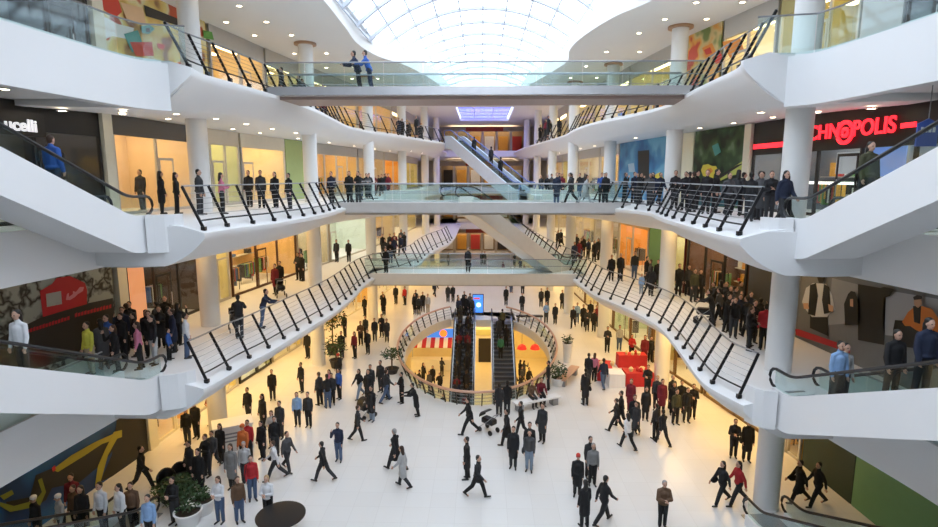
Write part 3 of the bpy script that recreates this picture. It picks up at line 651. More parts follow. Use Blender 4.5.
shop('L', 0, 22.4, 25, 'bright ground floor shop window with red and amber posters beside the blue mural', (0.95, 0.55, 0.15), 'W', (0.9, 0.85, 0.6), CREAMF, goods=3)
shop('L', 0, 25.2, 29.3, 'ground floor shop glowing yellow behind the nearest left column', (0.85, 0.70, 0.25), 'W', goods=2)
shop('L', 0, 29.5, 33, 'ground floor shop with dark display cases under the left gallery', (0.55, 0.55, 0.25), 'C', (0.3, 0.28, 0.2), DARKF, goods=3)
shop('L', 0, 33.2, 37, 'ground floor shop with yellow wall before the second left column', (0.80, 0.66, 0.25), 'W', DK and (0.3, 0.28, 0.2), goods=2)
for Ya, Yb, w_ in ((37.2, 43, 'ground floor shop glowing orange near the potted trees'), (43.2, 50, 'ground floor shop glowing orange behind the crowd at the third left column'), (50.2, 60, 'far ground floor shop glowing orange on the left'), (60.2, 74, 'farthest ground floor shop on the left')):
    shop('L', 0, Ya, Yb, w_, (0.90, 0.55, 0.12), 'W', (0.8, 0.55, 0.2), CREAMF, goods=3, rows=3)
# ---- right side, top gallery
o, a, u, n, L, top = panelwall('R', 15, 29.0, 32.5, 'orange and red flower panel at the right end of the topmost bridge', None, 'mural', 'mural', top=19, m=patchmat('flower_print', [(0.36, (0.20, 0.28, 0.08)), (0.48, (0.70, 0.55, 0.25)), (0.58, (0.80, 0.40, 0.08)), (0.66, (0.60, 0.08, 0.04))], 1.0))
prints(o, 'print', a, n, [('printed_shape', ORG, [(702,48),(712,43),(716,52),(706,58)]), ('printed_shape', RED, [(704,50),(710,47),(712,53),(706,55)]), ('printed_shape', ORG, [(722,42),(740,38),(744,50),(730,58)]), ('printed_shape', RED, [(712,58),(720,52),(724,60),(716,64)])])
shop('R', 15, 25.2, 28.8, 'pale shop beside the flower panel on the top right gallery', (0.80, 0.75, 0.55), 'W', goods=0)
shop('R', 15, 20.6, 25.0, 'olive glazed shop behind the top right glass balustrade', (0.45, 0.42, 0.14), 'W', (0.5, 0.45, 0.2), CREAMF, goods=1, mull=3)
panelwall('R', 15, 18.7, 20.5, 'broad white pier behind the top right glass balustrade', (0.75, 0.76, 0.76), top=19)
shop('R', 15, 15.5, 18.6, 'dark glazed shop at the top right edge', (0.06, 0.10, 0.12), 'D', (0.03, 0.03, 0.04), DARKF, goods=1, mull=3)
for Ya, Yb, w_ in ((32.7, 40, 'yellow green shop behind the right end of the topmost bridge'), (40.2, 49, 'warm shop past the topmost bridge on the right'), (49.2, 60, 'distant warm shop with white signs on the top right gallery'), (60.2, 74, 'farthest warm shop on the top right gallery')):
    shop('R', 15, Ya, Yb, w_, (0.72, 0.62, 0.25), 'W', goods=2)
# ---- right side, middle gallery
t, a, u, n, L, top = shop('R', 10, 15.3, 26.1, 'electronics shop with red lettering on a black sign on the middle right gallery', (0.20, 0.22, 0.27), 'C', (0.012, 0.011, 0.011), DARKF, hz=2.45, goods=3, mull=5)
NEON = mat('neon_red', (1, 0.03, 0.03), 0.5, em=2.2, emcol=(1, 0.02, 0.035))
def ux(px, py): return (on_plane(px, py, a, n)-a).dot(u)
xs = ux(787, 138); xe = ux(895, 127); r_ = -u
p = a+u*xs
zt_ = on_plane(875, 134, a, n).z
text_on(t, 'TECHN', a, u, n, ux(795, 141), 0.06, zt_, 0.74, NEON, right=r_, squeeze=1.04)
text_on(t, 'POLIS', a, u, n, ux(854, 131), 0.06, zt_, 0.74, NEON, right=r_, squeeze=0.98)
q = on_plane(847, 132.5, a, n); mb = MB(); ring = [q-n*0.08+u*0.36*math.cos(k*PI/12)+Vector((0, 0, 0.36*math.sin(k*PI/12))) for k in range(24)]
mb.tube(ring, 0.07, 6, closed=True); mb.tube([q-n*0.08+u*0.13*math.cos(k*PI/8)+Vector((0, 0, 0.13*math.sin(k*PI/8))) for k in range(16)], 0.06, 6, closed=True); mb.build('sign_emblem', NEON, t)
for x0_, x1_, za_, zb_ in ((786, 754.5, 12.72, 12.92), (917, 902, 12.98, 13.13), (931, 926, 12.98, 13.13)):
    mb = MB(); slabbox(mb, a, u, n, ux(x0_, 140 if x0_ < 800 else 124), ux(x1_, 143 if x0_ < 800 else 126), -0.05, -0.01, za_, zb_); mb.build('sign_stripe', NEON, t)
for x0, x1, z1, z2, c in ((848, 880, 11.5, 12.55, (0.12, 0.22, 0.55)), (815, 842, 11.6, 12.4, (0.25, 0.27, 0.3)), (884, 915, 11.5, 12.5, (0.15, 0.17, 0.22))):
    mb = MB(); slabbox(mb, a, u, n, ux(x1, 150), ux(x0, 150), 0.9, 0.95, z1, z2); mb.build('display_screen', mat('screen_%d' % x0, c, 0.3, em=0.8), t)
mb = MB(); slabbox(mb, a, u, n, 0.5, L-0.5, 0.6, 0.95, 11.2, 11.3); mb.build('lit_shelf', mat('shelf_light', (1, 1, 1), 0.5, em=1.6, emcol=(1, 0.97, 0.9)), t)
post('R', 10, 26.15, 26.6, 'white pier between the electronics shop and the yellow flower mural')
o, a, u, n, L, top = panelwall('R', 10, 26.7, 30.7, 'dark green mural with a yellow flower beside the electronics shop', None, 'mural', 'mural', m=patchmat('garden_print', [(0.36, (0.008, 0.018, 0.008)), (0.5, (0.03, 0.07, 0.025)), (0.6, (0.07, 0.14, 0.05)), (0.68, (0.16, 0.24, 0.14))], 1.3))
FY = colm((0.80, 0.65, 0.08)); FG = colm((0.50, 0.55, 0.12)); FB = colm((0.02, 0.10, 0.12))
prints(o, 'print', a, n, [('printed_shape', FB, [(697,186),(750,186),(750,206),(697,206)]), ('printed_leaf', FG, [(709,181),(720,176),(735,166),(747,158),(749,166),(748,172),(730,176),(716,183),(710,184)]), ('printed_leaf', DK, [(711,180),(722,174),(737,165),(744,163),(730,172),(718,180)]),
  ('printed_flower', FY, [(701,170),(703,165),(708,164),(712,166),(716,166),(718,171),(714,174),(713,179),(708,177),(703,176)]), ('printed_flower', ORG, [(707,169),(711,168),(713,171),(710,174),(707,172)]), ('printed_shape', TEAL, [(712,146),(718,143),(721,152),(715,156)])])
panelwall('R', 10, 30.8, 32.3, 'lit beige wall panel beside the green flower mural', (0.80, 0.74, 0.55))
o, a, u, n, L, top = panelwall('R', 10, 32.4, 41.5, 'tall blue poster wall with a yellow flower on the middle right gallery', None, 'mural', 'mural', m=patchmat('sky_print', [(0.38, (0.02, 0.12, 0.30)), (0.52, (0.05, 0.24, 0.46)), (0.66, (0.16, 0.42, 0.60))], 0.7))
prints(o, 'print', a, n, [('printed_shape', DK, [(638,151),(649,150),(649,190),(638,190)]), ('printed_shape', colm((0.45, 0.6, 0.7)), [(628,164),(634,163),(635,172),(629,172)]), ('printed_flower', FY, [(653,176),(660,172),(664,180),(660,188),(654,186)]), ('printed_shape', PINK, [(654,184),(660,181),(662,192),(656,193)])])
for Ya, Yb, w_, c in ((41.7, 46.5, 'warm shop with a blue sign behind the third right column', (0.75, 0.6, 0.35)), (46.7, 54, 'beige shuttered shop on the middle right gallery', (0.55, 0.5, 0.42)), (54.2, 62, 'distant yellow green shop on the middle right gallery', (0.6, 0.58, 0.3)), (62.2, 74, 'farthest warm shop on the middle right gallery', (0.72, 0.55, 0.3))):
    shop('R', 10, Ya, Yb, w_, c, 'W', goods=1)
# ---- right side, lowest gallery
o, a, u, n, L, top = panelwall('R', 5, 13.0, 22.4, 'grey fashion mural with a man in a waistcoat and a man in an orange jacket', (0.20, 0.20, 0.20), 'mural', 'mural')
G1 = colm((0.33, 0.33, 0.33)); G2 = colm((0.45, 0.45, 0.46)); BK2 = colm((0.012, 0.012, 0.013)); FSK = colm((0.62, 0.36, 0.22)); OJ = colm((0.72, 0.20, 0.03)); SHW = colm((0.62, 0.62, 0.62)); BRED = colm((0.45, 0.02, 0.03))
prints(o, 'print', a, n, [('printed_backdrop', G1, [(832,278),(868,287),(866,322),(828,325)]), ('printed_backdrop', G2, [(885,290),(938,299),(938,340),(885,335)]), ('printed_backdrop', BK2, [(858,284),(886,289),(884,345),(858,340)]),
  ('printed_trousers', BK2, [(810,312),(827,314),(828,336),(810,328)]), ('printed_shirt', SHW, [(802,302),(806,288),(813,283),(826,284),(832,295),(835,310),(830,313),(827,317),(812,317),(806,310)]), ('printed_waistcoat', BK2, [(810,285),(816,283),(818,296),(815,316),(808,314)]), ('printed_waistcoat', BK2, [(824,284),(829,287),(831,312),(824,314),(822,300)]), ('printed_head', FSK, [(817,272),(820,270),(824,271),(825,277),(823,282),(819,282)]), ('printed_beard', DK, [(817,277),(825,277),(823,283),(819,283)]), ('printed_hand', FSK, [(803,303),(808,303),(809,309),(804,309)]), ('printed_hand', FSK, [(828,304),(833,306),(833,312),(829,311)]),
  ('printed_coat', BK2, [(844,304),(848,294),(851,291),(855,292),(858,300),(858,325),(845,325)]), ('printed_head', FSK, [(850,299),(853,299),(853,307),(850,306)]),
  ('printed_figure', BK2, [(872,290),(884,287),(894,289),(890,296),(884,298),(882,330),(876,330),(876,300),(869,302)]), ('printed_trousers', BK2, [(893,330),(895,320),(920,322),(930,340),(926,350),(893,345)]), ('printed_jacket', OJ, [(902,322),(908,312),(914,307),(922,306),(932,309),(938,318),(938,338),(928,336),(916,330),(910,326),(905,326)]), ('printed_scarf', BK2, [(913,306),(921,306),(920,324),(914,322)]), ('printed_head', FSK, [(914,298),(921,297),(922,304),(918,308),(914,305)]), ('printed_hair', DK, [(913,297),(917,295),(922,296),(922,299),(914,300)]),
  ('printed_band', BRED, [(795,329),(798,329),(850,347),(850,353),(796,335)])])
shop('R', 5, 25.9, 30.8, 'brown shop with rows of small warm lights on the lowest right gallery', (0.16, 0.08, 0.05), 'W', (0.12, 0.06, 0.04), DARKF, goods=3, rows=3, mull=3)
panelwall('R', 5, 22.8, 25.7, 'dark poster wall with white figure beside the right corner column', (0.06, 0.06, 0.065), 'mural', 'mural')
post('R', 5, 22.42, 22.78, 'white pier at the edge of the fashion mural')
shop('R', 5, 31.0, 33.2, 'yellow lit shop with a dark red portal on the lowest right gallery', (0.75, 0.66, 0.35), 'C', (0.4, 0.3, 0.2), mat('red_portal', (0.10, 0.01, 0.01), 0.4), goods=0)
panelwall('R', 5, 33.3, 35.3, 'green leafy poster on the lowest right gallery', (0.14, 0.30, 0.12), 'mural', 'mural')
shop('R', 5, 35.5, 41, 'orange and yellow shop glowing behind the lowest right railing', (0.90, 0.42, 0.08), 'W', (0.6, 0.4, 0.2), goods=3, rows=3)
for Ya, Yb, w_, c in ((41.2, 47.5, 'grey shop with small square windows on the lowest right gallery', (0.45, 0.42, 0.38)), (47.7, 56, 'cream shop beyond the lowest bridge on the right', (0.7, 0.6, 0.4)), (56.2, 72, 'farthest shop on the lowest right gallery', (0.65, 0.55, 0.35))):
    shop('R', 5, Ya, Yb, w_, c, 'W', goods=2)
# ---- right side, ground floor
panelwall('R', 0, 12.0, 18.5, 'pale green hoarding at the lower right edge', (0.16, 0.34, 0.16))
panelwall('R', 0, 18.55, 21.3, 'dark green hoarding on the ground floor under the right escalator', (0.015, 0.035, 0.022))
shop('R', 0, 21.5, 23.0, 'narrow amber display window beside the dark green hoarding', (0.85, 0.50, 0.12), 'W', (0.4, 0.3, 0.1), goods=3, rows=3)
for Ya, Yb, w_, c in ((23.2, 28.5, 'ground floor shop with a brown base behind the corner column', (0.75, 0.55, 0.2)), (28.7, 34, 'ground floor shop behind the second right column', (0.70, 0.6, 0.3)), (34.2, 41.5, 'pale green ground floor shop near the red stall', (0.55, 0.68, 0.52)), (41.7, 50, 'ground floor shop at the right behind the oval well', (0.75, 0.62, 0.3)), (50.2, 60, 'far ground floor shop on the right', (0.8, 0.62, 0.25)), (60.2, 74, 'farthest ground floor shop on the right', (0.8, 0.6, 0.25))):
    shop('R', 0, Ya, Yb, w_, c, 'W', (0.5, 0.36, 0.12), mat('brown_frame', (0.16, 0.09, 0.03), 0.4), goods=2)
# ---- end of the hall
for z0, w_ in ((0, 'ground floor'), (5, 'lowest gallery'), (10, 'middle gallery'), (15, 'top gallery')):
    t = thing('shop', 'warm shop front closing the far end of the %s' % w_, 'shop')
    mb = MB(); mb.box((0, 87.5, z0+1.9), (14, 0.2, 3.8)); mb.build('back_wall', colm((0.42, 0.30, 0.17)), t)
    mb = MB(); mb.box((0, 84.2, z0+3.4), (14, 0.3, 0.7)); mb.build('header', colm((0.45, 0.36, 0.28)), t)
    mb = MB(); mb.box((0.3, 84.0, z0+3.35), (5.5, 0.1, 0.55)); mb.build('sign_board', colm((0.40, 0.06, 0.04)), t)
    for k in range(7):
        mb = MB(); mb.box((-6.3+2.1*k, 84.3, z0+1.5), (0.35, 0.4, 3.1)); mb.build('pier', colm((0.66, 0.60, 0.5)), t)
    for k in range(6):
        mb = MB(); mb.box((-5.25+2.1*k, 86.6, z0+1.4), (1.4, 0.5, 2.2)); mb.build('display_case', [GOODS[1], GOODS[5], GOODS[0], GOODS[1], GOODS[4], GOODS[5]][(k+z0) % 6], t)
    mb = MB(); mb.box((0, 86, z0+3.6), (10, 1.2, 0.06)); mb.build('ceiling_lamp', LAMPD, t)
    if z0 > 0:
        mb = MB(); mb.box((0, 83, z0-0.4), (16, 9.8, 0.8)); struct(mb.build('end_slab', WHITE))
# ------------------------------------------------------------------ people
SKIN = mat('skin', (0.55, 0.33, 0.24), 0.6); SHOE = mat('shoe_dark', (0.02, 0.017, 0.015), 0.5); EYE = mat('eye_dark', (0.03, 0.02, 0.02), 0.3); LIPM = mat('mouth', (0.40, 0.14, 0.12), 0.5)
CLO = {k: mat('cloth_'+k, c, 0.85, var=0.15, scale=8) for k, c in dict(black=(0.012, 0.012, 0.014), charcoal=(0.03, 0.031, 0.035), navy=(0.015, 0.022, 0.05), denim=(0.07, 0.11, 0.20), paledenim=(0.22, 0.28, 0.36), red=(0.42, 0.02, 0.025), maroon=(0.16, 0.012, 0.025), white=(0.72, 0.72, 0.74), grey=(0.20, 0.20, 0.20), palegrey=(0.42, 0.42, 0.42), brown=(0.12, 0.065, 0.035), pink=(0.55, 0.18, 0.28), lightblue=(0.25, 0.40, 0.65), blue=(0.03, 0.10, 0.38), olive=(0.06, 0.06, 0.03), orange=(0.60, 0.16, 0.04), beige=(0.45, 0.36, 0.24), green=(0.05, 0.22, 0.12), yellow=(0.60, 0.58, 0.08), darkgrey=(0.07, 0.07, 0.075)).items()}
HAIR = {'k': mat('hair_black', (0.010, 0.008, 0.007), 0.5), 'b': mat('hair_brown', (0.045, 0.022, 0.012), 0.5), 'f': mat('hair_fair', (0.40, 0.26, 0.12), 0.5), 'g': mat('hair_grey', (0.30, 0.29, 0.28), 0.6), 'r': mat('cap_red', (0.5, 0.03, 0.02), 0.7), 'w': mat('hat_white', (0.75, 0.75, 0.75), 0.8), 'o': mat('hat_orange', (0.6, 0.15, 0.04), 0.8)}
def rotx(v, a): c, s = math.cos(a), math.sin(a); return Vector((v.x, v.y*c-v.z*s, v.y*s+v.z*c))
D = math.radians
# pose: thigh/knee for each leg, arm: (forward swing, outward, elbow bend, inward turn), torso lean
POSES = {
 'stand': dict(L=(2, 3), R=(-3, 2), la=(4, 7, 12, 8), ra=(2, 8, 15, 8), lean=0),
 'fold': dict(L=(0, 2), R=(4, 6), la=(22, 12, 88, 62), ra=(20, 12, 78, 58), lean=0),
 'walk': dict(L=(26, 8), R=(-22, 22), la=(-24, 8, 15, 4), ra=(24, 8, 25, 8), lean=4),
 'step': dict(L=(-14, 28), R=(16, 4), la=(16, 8, 30, 10), ra=(-14, 8, 18, 4), lean=3),
 'phone': dict(L=(3, 4), R=(-4, 3), la=(5, 7, 18, 10), ra=(52, 14, 118, 20), lean=2),
 'lean': dict(L=(-8, 2), R=(-2, 12), la=(48, 14, 40, 26), ra=(50, 14, 38, 26), lean=16),
 'sit': dict(L=(86, 88), R=(82, 80), la=(36, 10, 40, 20), ra=(34, 10, 45, 22), lean=8),
}
def skeleton(pose):
    p = POSES[pose]; J = {}
    hip = Vector((0, 0, 0.93)); J['hip'] = hip
    ln = D(p['lean'])
    def tor(v): return hip+rotx(v, -ln)
    J['waist'] = tor(Vector((0, 0.005, 0.12))); J['chest'] = tor(Vector((0, 0.01, 0.33))); J['neck'] = tor(Vector((0, 0, 0.53))); J['head'] = tor(Vector((0, 0.015, 0.53)))+Vector((0, 0.012, 0.145))
    for sd, k, a in ((-1, 'L', 'la'), (1, 'R', 'ra')):
        h = hip+Vector((sd*0.092, 0, -0.03)); th, kn = p[k]
        knee = h+rotx(Vector((0, 0, -0.43)), D(th)); ank = knee+rotx(Vector((0, 0, -0.41)), D(th-kn))
        J[k+'h'], J[k+'k'], J[k+'a'] = h, knee, ank
        fa = D(th-kn)*0.6
        J[k+'t'] = ank+rotx(Vector((sd*0.03, 0.17, -0.045)), fa); J[k+'e'] = ank+rotx(Vector((0, -0.045, -0.05)), fa)
        sw, out, el, inn = p[a]; sh = tor(Vector((sd*0.168, 0, 0.415)))
        d = rotx(Vector((sd*math.sin(D(out)), 0, -math.cos(D(out)))), D(sw)); elb = sh+d*0.29
        f = rotx(Vector((sd*math.sin(D(out-inn)), 0, -math.cos(D(out-inn)))), D(sw+el)); wr = elb+f*0.25
        J[k+'s'], J[k+'b'], J[k+'w'], J[k+'f'] = sh, elb, wr, f
    low = min(min(J['Lt'].z, J['Le'].z)-0.028, min(J['Rt'].z, J['Re'].z)-0.028)
    for k in J:
        if not k.endswith('f'): J[k] = J[k]-Vector((0, 0, low))
    return J
def capsule(bm, a, b, r0, r1, sx=1.0):
    a, b = Vector(a), Vector(b); d = b-a; L = d.length
    q = d.to_track_quat('Z', 'Y') if L > 1e-6 else Matrix.Identity(3).to_quaternion()
    rows = []; n = 10
    prof = [(r0*math.sin(t), -r0*math.cos(t)) for t in [PI*k/8 for k in range(0, 5)]]+[(r1*math.cos(t), L+r1*math.sin(t)) for t in [PI*k/8 for k in range(0, 5)]]
    prof[0] = (1e-4, -r0); prof[-1] = (1e-4, L+r1)
    vs = [[bm.verts.new(a+q@Vector((r*math.cos(2*PI*i/n)*sx, r*math.sin(2*PI*i/n), z))) for i in range(n)] for r, z in prof]
    for r in range(len(vs)-1):
        for i in range(n): bm.faces.new((vs[r][i], vs[r][(i+1) % n], vs[r+1][(i+1) % n], vs[r+1][i]))
    bm.faces.new(vs[0][::-1]); bm.faces.new(vs[-1])
def ellipsoid(bm, c, r, rotm=None):
    res = bmesh.ops.create_uvsphere(bm, u_segments=14, v_segments=10, radius=1.0)
    for v in res['verts']:
        p = Vector((v.co.x*r[0], v.co.y*r[1], v.co.z*r[2])); v.co = (rotm@p if rotm else p)+Vector(c)
def solid(build, voxel, name, smooth=2):
    bm = bmesh.new(); build(bm); me = bpy.data.meshes.new('tmp'); bm.to_mesh(me); bm.free()
    o = bpy.data.objects.new('tmp', me); COL.objects.link(o)
    m = o.modifiers.new('r', 'REMESH'); m.mode = 'VOXEL'; m.voxel_size = voxel; m.use_smooth_shade = True
    if smooth: s = o.modifiers.new('s', 'SMOOTH'); s.iterations = smooth; s.factor = 0.5
    bpy.context.view_layer.update()
    out = bpy.data.meshes.new_from_object(o.evaluated_get(bpy.context.evaluated_depsgraph_get()))
    bpy.data.objects.remove(o); bpy.data.meshes.remove(me); out.name = name
    for p in out.polygons: p.use_smooth = True
    return out
CACHE = {}
def body_mesh(pose):
    if ('body', pose) in CACHE: return CACHE[('body', pose)]
    J = skeleton(pose)
    def b(bm):
        capsule(bm, J['hip']-Vector((0, 0, 0.02)), J['waist'], 0.115, 0.105, 1.25); capsule(bm, J['waist'], J['chest'], 0.105, 0.12, 1.3)
        capsule(bm, J['chest'], J['neck']-Vector((0, 0, 0.10)), 0.112, 0.06, 1.3); capsule(bm, J['neck']-Vector((0, 0, 0.06)), J['head']-Vector((0, 0.01, 0.04)), 0.052, 0.05)
        hd = J['head']; ellipsoid(bm, hd+Vector((0, -0.008, 0.015)), (0.080, 0.096, 0.102)); ellipsoid(bm, hd+Vector((0, 0.02, -0.05)), (0.055, 0.065, 0.068))
        capsule(bm, hd+Vector((0, 0.088, 0.01)), hd+Vector((0, 0.104, -0.022)), 0.009, 0.014)
        for s in (-1, 1): ellipsoid(bm, hd+Vector((s*0.076, -0.008, -0.008)), (0.010, 0.02, 0.03))
        for k, s in (('L', -1), ('R', 1)):
            capsule(bm, J[k+'h'], J[k+'k'], 0.085, 0.056); capsule(bm, J[k+'k'], J[k+'a'], 0.055, 0.038)
            capsule(bm, J[k+'a'], J[k+'e'], 0.042, 0.036); capsule(bm, J[k+'e'], J[k+'t'], 0.036, 0.032, 1.1)
            capsule(bm, J[k+'s'], J[k+'b'], 0.046, 0.04); capsule(bm, J[k+'b'], J[k+'w'], 0.040, 0.027)
            f = J[k+'f']; w = J[k+'w']; sd = f.cross(Vector((0, 1, 0.2))).normalized() if abs(f.y) < 0.9 else Vector((1, 0, 0)); sd = Vector((0, 1, 0))-f*f.y; sd = sd.normalized() if sd.length > 0.2 else Vector((0, 0, 1)); pn = f.cross(sd).normalized()
            pc = w+f*0.055; capsule(bm, w+f*0.01+sd*0.015, pc+sd*0.018, 0.022, 0.021); capsule(bm, w+f*0.01-sd*0.015, pc-sd*0.018, 0.021, 0.019)
            curl = pn*(-s)*(1 if pn.x*s > 0 else -1)
            for i, ln in enumerate((0.072, 0.08, 0.074, 0.058)):
                r_ = pc+f*0.02+sd*(0.033-0.0215*i); m1 = r_+f*ln*0.5+curl*0.006; capsule(bm, r_, m1, 0.0095, 0.009); capsule(bm, m1, m1+f*ln*0.42+curl*0.022, 0.009, 0.0075)
            tb = w+f*0.03+sd*0.035; m1 = tb+sd*0.028+f*0.028; capsule(bm, tb, m1, 0.0125, 0.010); capsule(bm, m1, m1+f*0.03+sd*0.006+curl*0.01, 0.010, 0.008)
    me = solid(b, 0.0095, 'person', 1)
    for m in (SKIN, SHOE, EYE, LIPM): me.materials.append(m)
    hd = J['head']
    for p in me.polygons:
        c = p.center; i = 0
        for k in ('L', 'R'):
            if (c-J[k+'a']).length < 0.21 and (c-J[k+'e']).dot((J[k+'k']-J[k+'a']).normalized()) < 0.075: i = 1
        for s in (-1, 1):
            if (c-(hd+Vector((s*0.031, 0.085, 0.004)))).length < 0.016: i = 2
        q = c-(hd+Vector((0, 0.085, -0.062)))
        if abs(q.x) < 0.024 and abs(q.z) < 0.008 and q.y > -0.03: i = 3
        p.material_index = i
    CACHE[('body', pose)] = me
    return me
def part_mesh(kind, pose):
    if (kind, pose) in CACHE: return CACHE[(kind, pose)]
    J = skeleton(pose); X = 0.02
    def b(bm):
        if kind in ('jacket', 'coat', 'puffer'):
            e = 0.014 if kind != 'puffer' else 0.034
            ellipsoid(bm, J['hip']-Vector((0, 0, 0.02)), (0.165+e, 0.135+e, 0.085)); capsule(bm, J['hip']+Vector((0, 0, 0.06)), J['waist'], 0.122+e*0.6, 0.112+e, 1.25); capsule(bm, J['waist'], J['chest'], 0.108+e, 0.118+e, 1.28)
            capsule(bm, J['chest'], J['neck']-Vector((0, 0, 0.10)), 0.112+e, 0.075, 1.3); capsule(bm, J['neck']-Vector((0, 0, 0.09)), J['neck']+Vector((0, 0, 0.008)), 0.078, 0.066)
            for k in ('L', 'R'):
                capsule(bm, J['neck']-Vector((0, 0, 0.055)), J[k+'s'], 0.045+e, 0.048+e); capsule(bm, J[k+'s'], J[k+'b'], 0.05+e, 0.043+e*0.8); capsule(bm, J[k+'b'], J[k+'w'], 0.046+e*0.8, 0.036+e*0.5)
            if kind == 'coat':
                if pose == 'sit':
                    for k in ('L', 'R'): capsule(bm, J[k+'h'], J[k+'k'], 0.12, 0.095)
                else:
                    m = (J['Lk']+J['Rk'])/2
                    for k in ('L', 'R'):
                        q = J[k+'k'].lerp(m, 0.25)+Vector((0, 0, 0.02)); capsule(bm, J['hip'].lerp(J[k+'h'], 0.7), q, 0.135, 0.125)
                    capsule(bm, J['hip'], m+Vector((0, 0, 0.04)), 0.14, 0.14, 1.15)
        elif kind == 'trousers':
            capsule(bm, J['hip']-Vector((0, 0, 0.02)), J['waist']-Vector((0, 0, 0.03)), 0.125, 0.112, 1.25)
            for k in ('L', 'R'):
                capsule(bm, J[k+'h'], J[k+'k'], 0.105, 0.08); capsule(bm, J[k+'k'], J[k+'a'].lerp(J[k+'k'], 0.05), 0.078, 0.066)
        elif kind == 'hair':
            hd = J['head']; ellipsoid(bm, hd+Vector((0, -0.030, 0.044)), (0.087, 0.092, 0.090)); ellipsoid(bm, hd+Vector((0, -0.055, -0.005)), (0.078, 0.060, 0.085))
        elif kind == 'long_hair':
            hd = J['head']; ellipsoid(bm, hd+Vector((0, -0.030, 0.044)), (0.089, 0.094, 0.092)); ellipsoid(bm, hd+Vector((0, -0.05, -0.01)), (0.082, 0.066, 0.1)); capsule(bm, hd+Vector((0, -0.06, -0.02)), hd+Vector((0, -0.085, -0.2)), 0.075, 0.06, 1.25)
        elif kind == 'hat':
            hd = J['head']; ellipsoid(bm, hd+Vector((0, -0.012, 0.055)), (0.09, 0.105, 0.085)); capsule(bm, hd+Vector((0, -0.012, 0.03)), hd+Vector((0, -0.012, 0.04)), 0.1, 0.1, 0.92)
        elif kind == 'shoulder_bag':
            c = J['Rw'].lerp(J['Rh'], 0.45)+Vector((0.10, -0.05, -0.02)); ellipsoid(bm, c, (0.065, 0.16, 0.13)); capsule(bm, c+Vector((0, 0.1, 0.1)), J['Rs']+Vector((-0.02, 0.05, 0.075)), 0.017, 0.017); capsule(bm, c+Vector((0, -0.1, 0.1)), J['Rs']+Vector((-0.02, -0.07, 0.07)), 0.017, 0.017)
    me = solid(b, 0.0175 if kind not in ('hair', 'long_hair', 'hat') else 0.014, kind)
    CACHE[(kind, pose)] = me
    return me
def joined(pose, coat, hair):
    """one mesh for people too far away to show separate garments"""
    key = ('far', pose, coat, hair)
    if key in CACHE: return CACHE[key]
    bm = bmesh.new()
    for k, m in enumerate((body_mesh(pose), part_mesh(coat, pose), part_mesh('trousers', pose), part_mesh(hair, pose))):
        n = len(bm.faces); bm.from_mesh(m); bm.faces.ensure_lookup_table()
        for f in bm.faces[n:]:
            f.material_index = (f.material_index if f.material_index < 2 else 0) if k == 0 else k+1
    me = bpy.data.meshes.new('person'); bm.to_mesh(me); bm.free()
    for m in (SKIN, SHOE, SKIN, SKIN, SKIN): me.materials.append(m)
    CACHE[key] = me
    return me
FARCROWD = MB()
def low_part(kind, pose):
    key = ('low', kind, pose)
    if key not in CACHE:
        src = body_mesh(pose) if kind == 'body' else part_mesh(kind, pose); o = bpy.data.objects.new('tmp', src); COL.objects.link(o)
        m = o.modifiers.new('d', 'DECIMATE'); m.ratio = 0.06 if kind == 'body' else 0.12; bpy.context.view_layer.update()
        me = bpy.data.meshes.new_from_object(o.evaluated_get(bpy.context.evaluated_depsgraph_get())); bpy.data.objects.remove(o)
        CACHE[key] = ([v.co.copy() for v in me.vertices], [tuple(p.vertices) for p in me.polygons]); bpy.data.meshes.remove(me)
    return CACHE[key]
def far_figure(x, y, z, head, pose, top, bot, coat, hair, sc, hk):
    c, s = math.cos(D(head)), math.sin(D(head))
    for kind, m in (('body', SKIN), (coat, CLO[top]), ('trousers', CLO[bot]), (hk, HAIR[hair])):
        vs, fs = low_part(kind, pose); k = len(FARCROWD.v); i = FARCROWD._m(m)
        FARCROWD.v += [(x+sc*(v.x*c-v.y*s), y+sc*(v.x*s+v.y*c), z+sc*v.z) for v in vs]
        FARCROWD.f += [tuple(q+k for q in f) for f in fs]; FARCROWD.mi += [i]*len(fs)
def setm(o, i, m): o.material_slots[i].link = 'OBJECT'; o.material_slots[i].material = m
def clothed(me, o_parent, name, m):
    if not me.materials: me.materials.append(SHOE)
    o = bpy.data.objects.new(name, me); COL.objects.link(o); o.parent = o_parent; setm(o, 0, m); return o
NP = 0
PLACED = []
def clear_spot(x, y, z):
    rnd = random.Random(NP)
    for _ in range(40):
        bad = any(math.hypot(x-a, y-b) < 0.72 for a, b in CC) or any(abs(z-c) < 0.5 and math.hypot(x-a, y-b) < 0.46 for a, b, c in PLACED)
        if not bad: break
        x += rnd.uniform(-0.16, 0.16); y += rnd.uniform(-0.16, 0.22)
    PLACED.append((x, y, z))
    return x, y
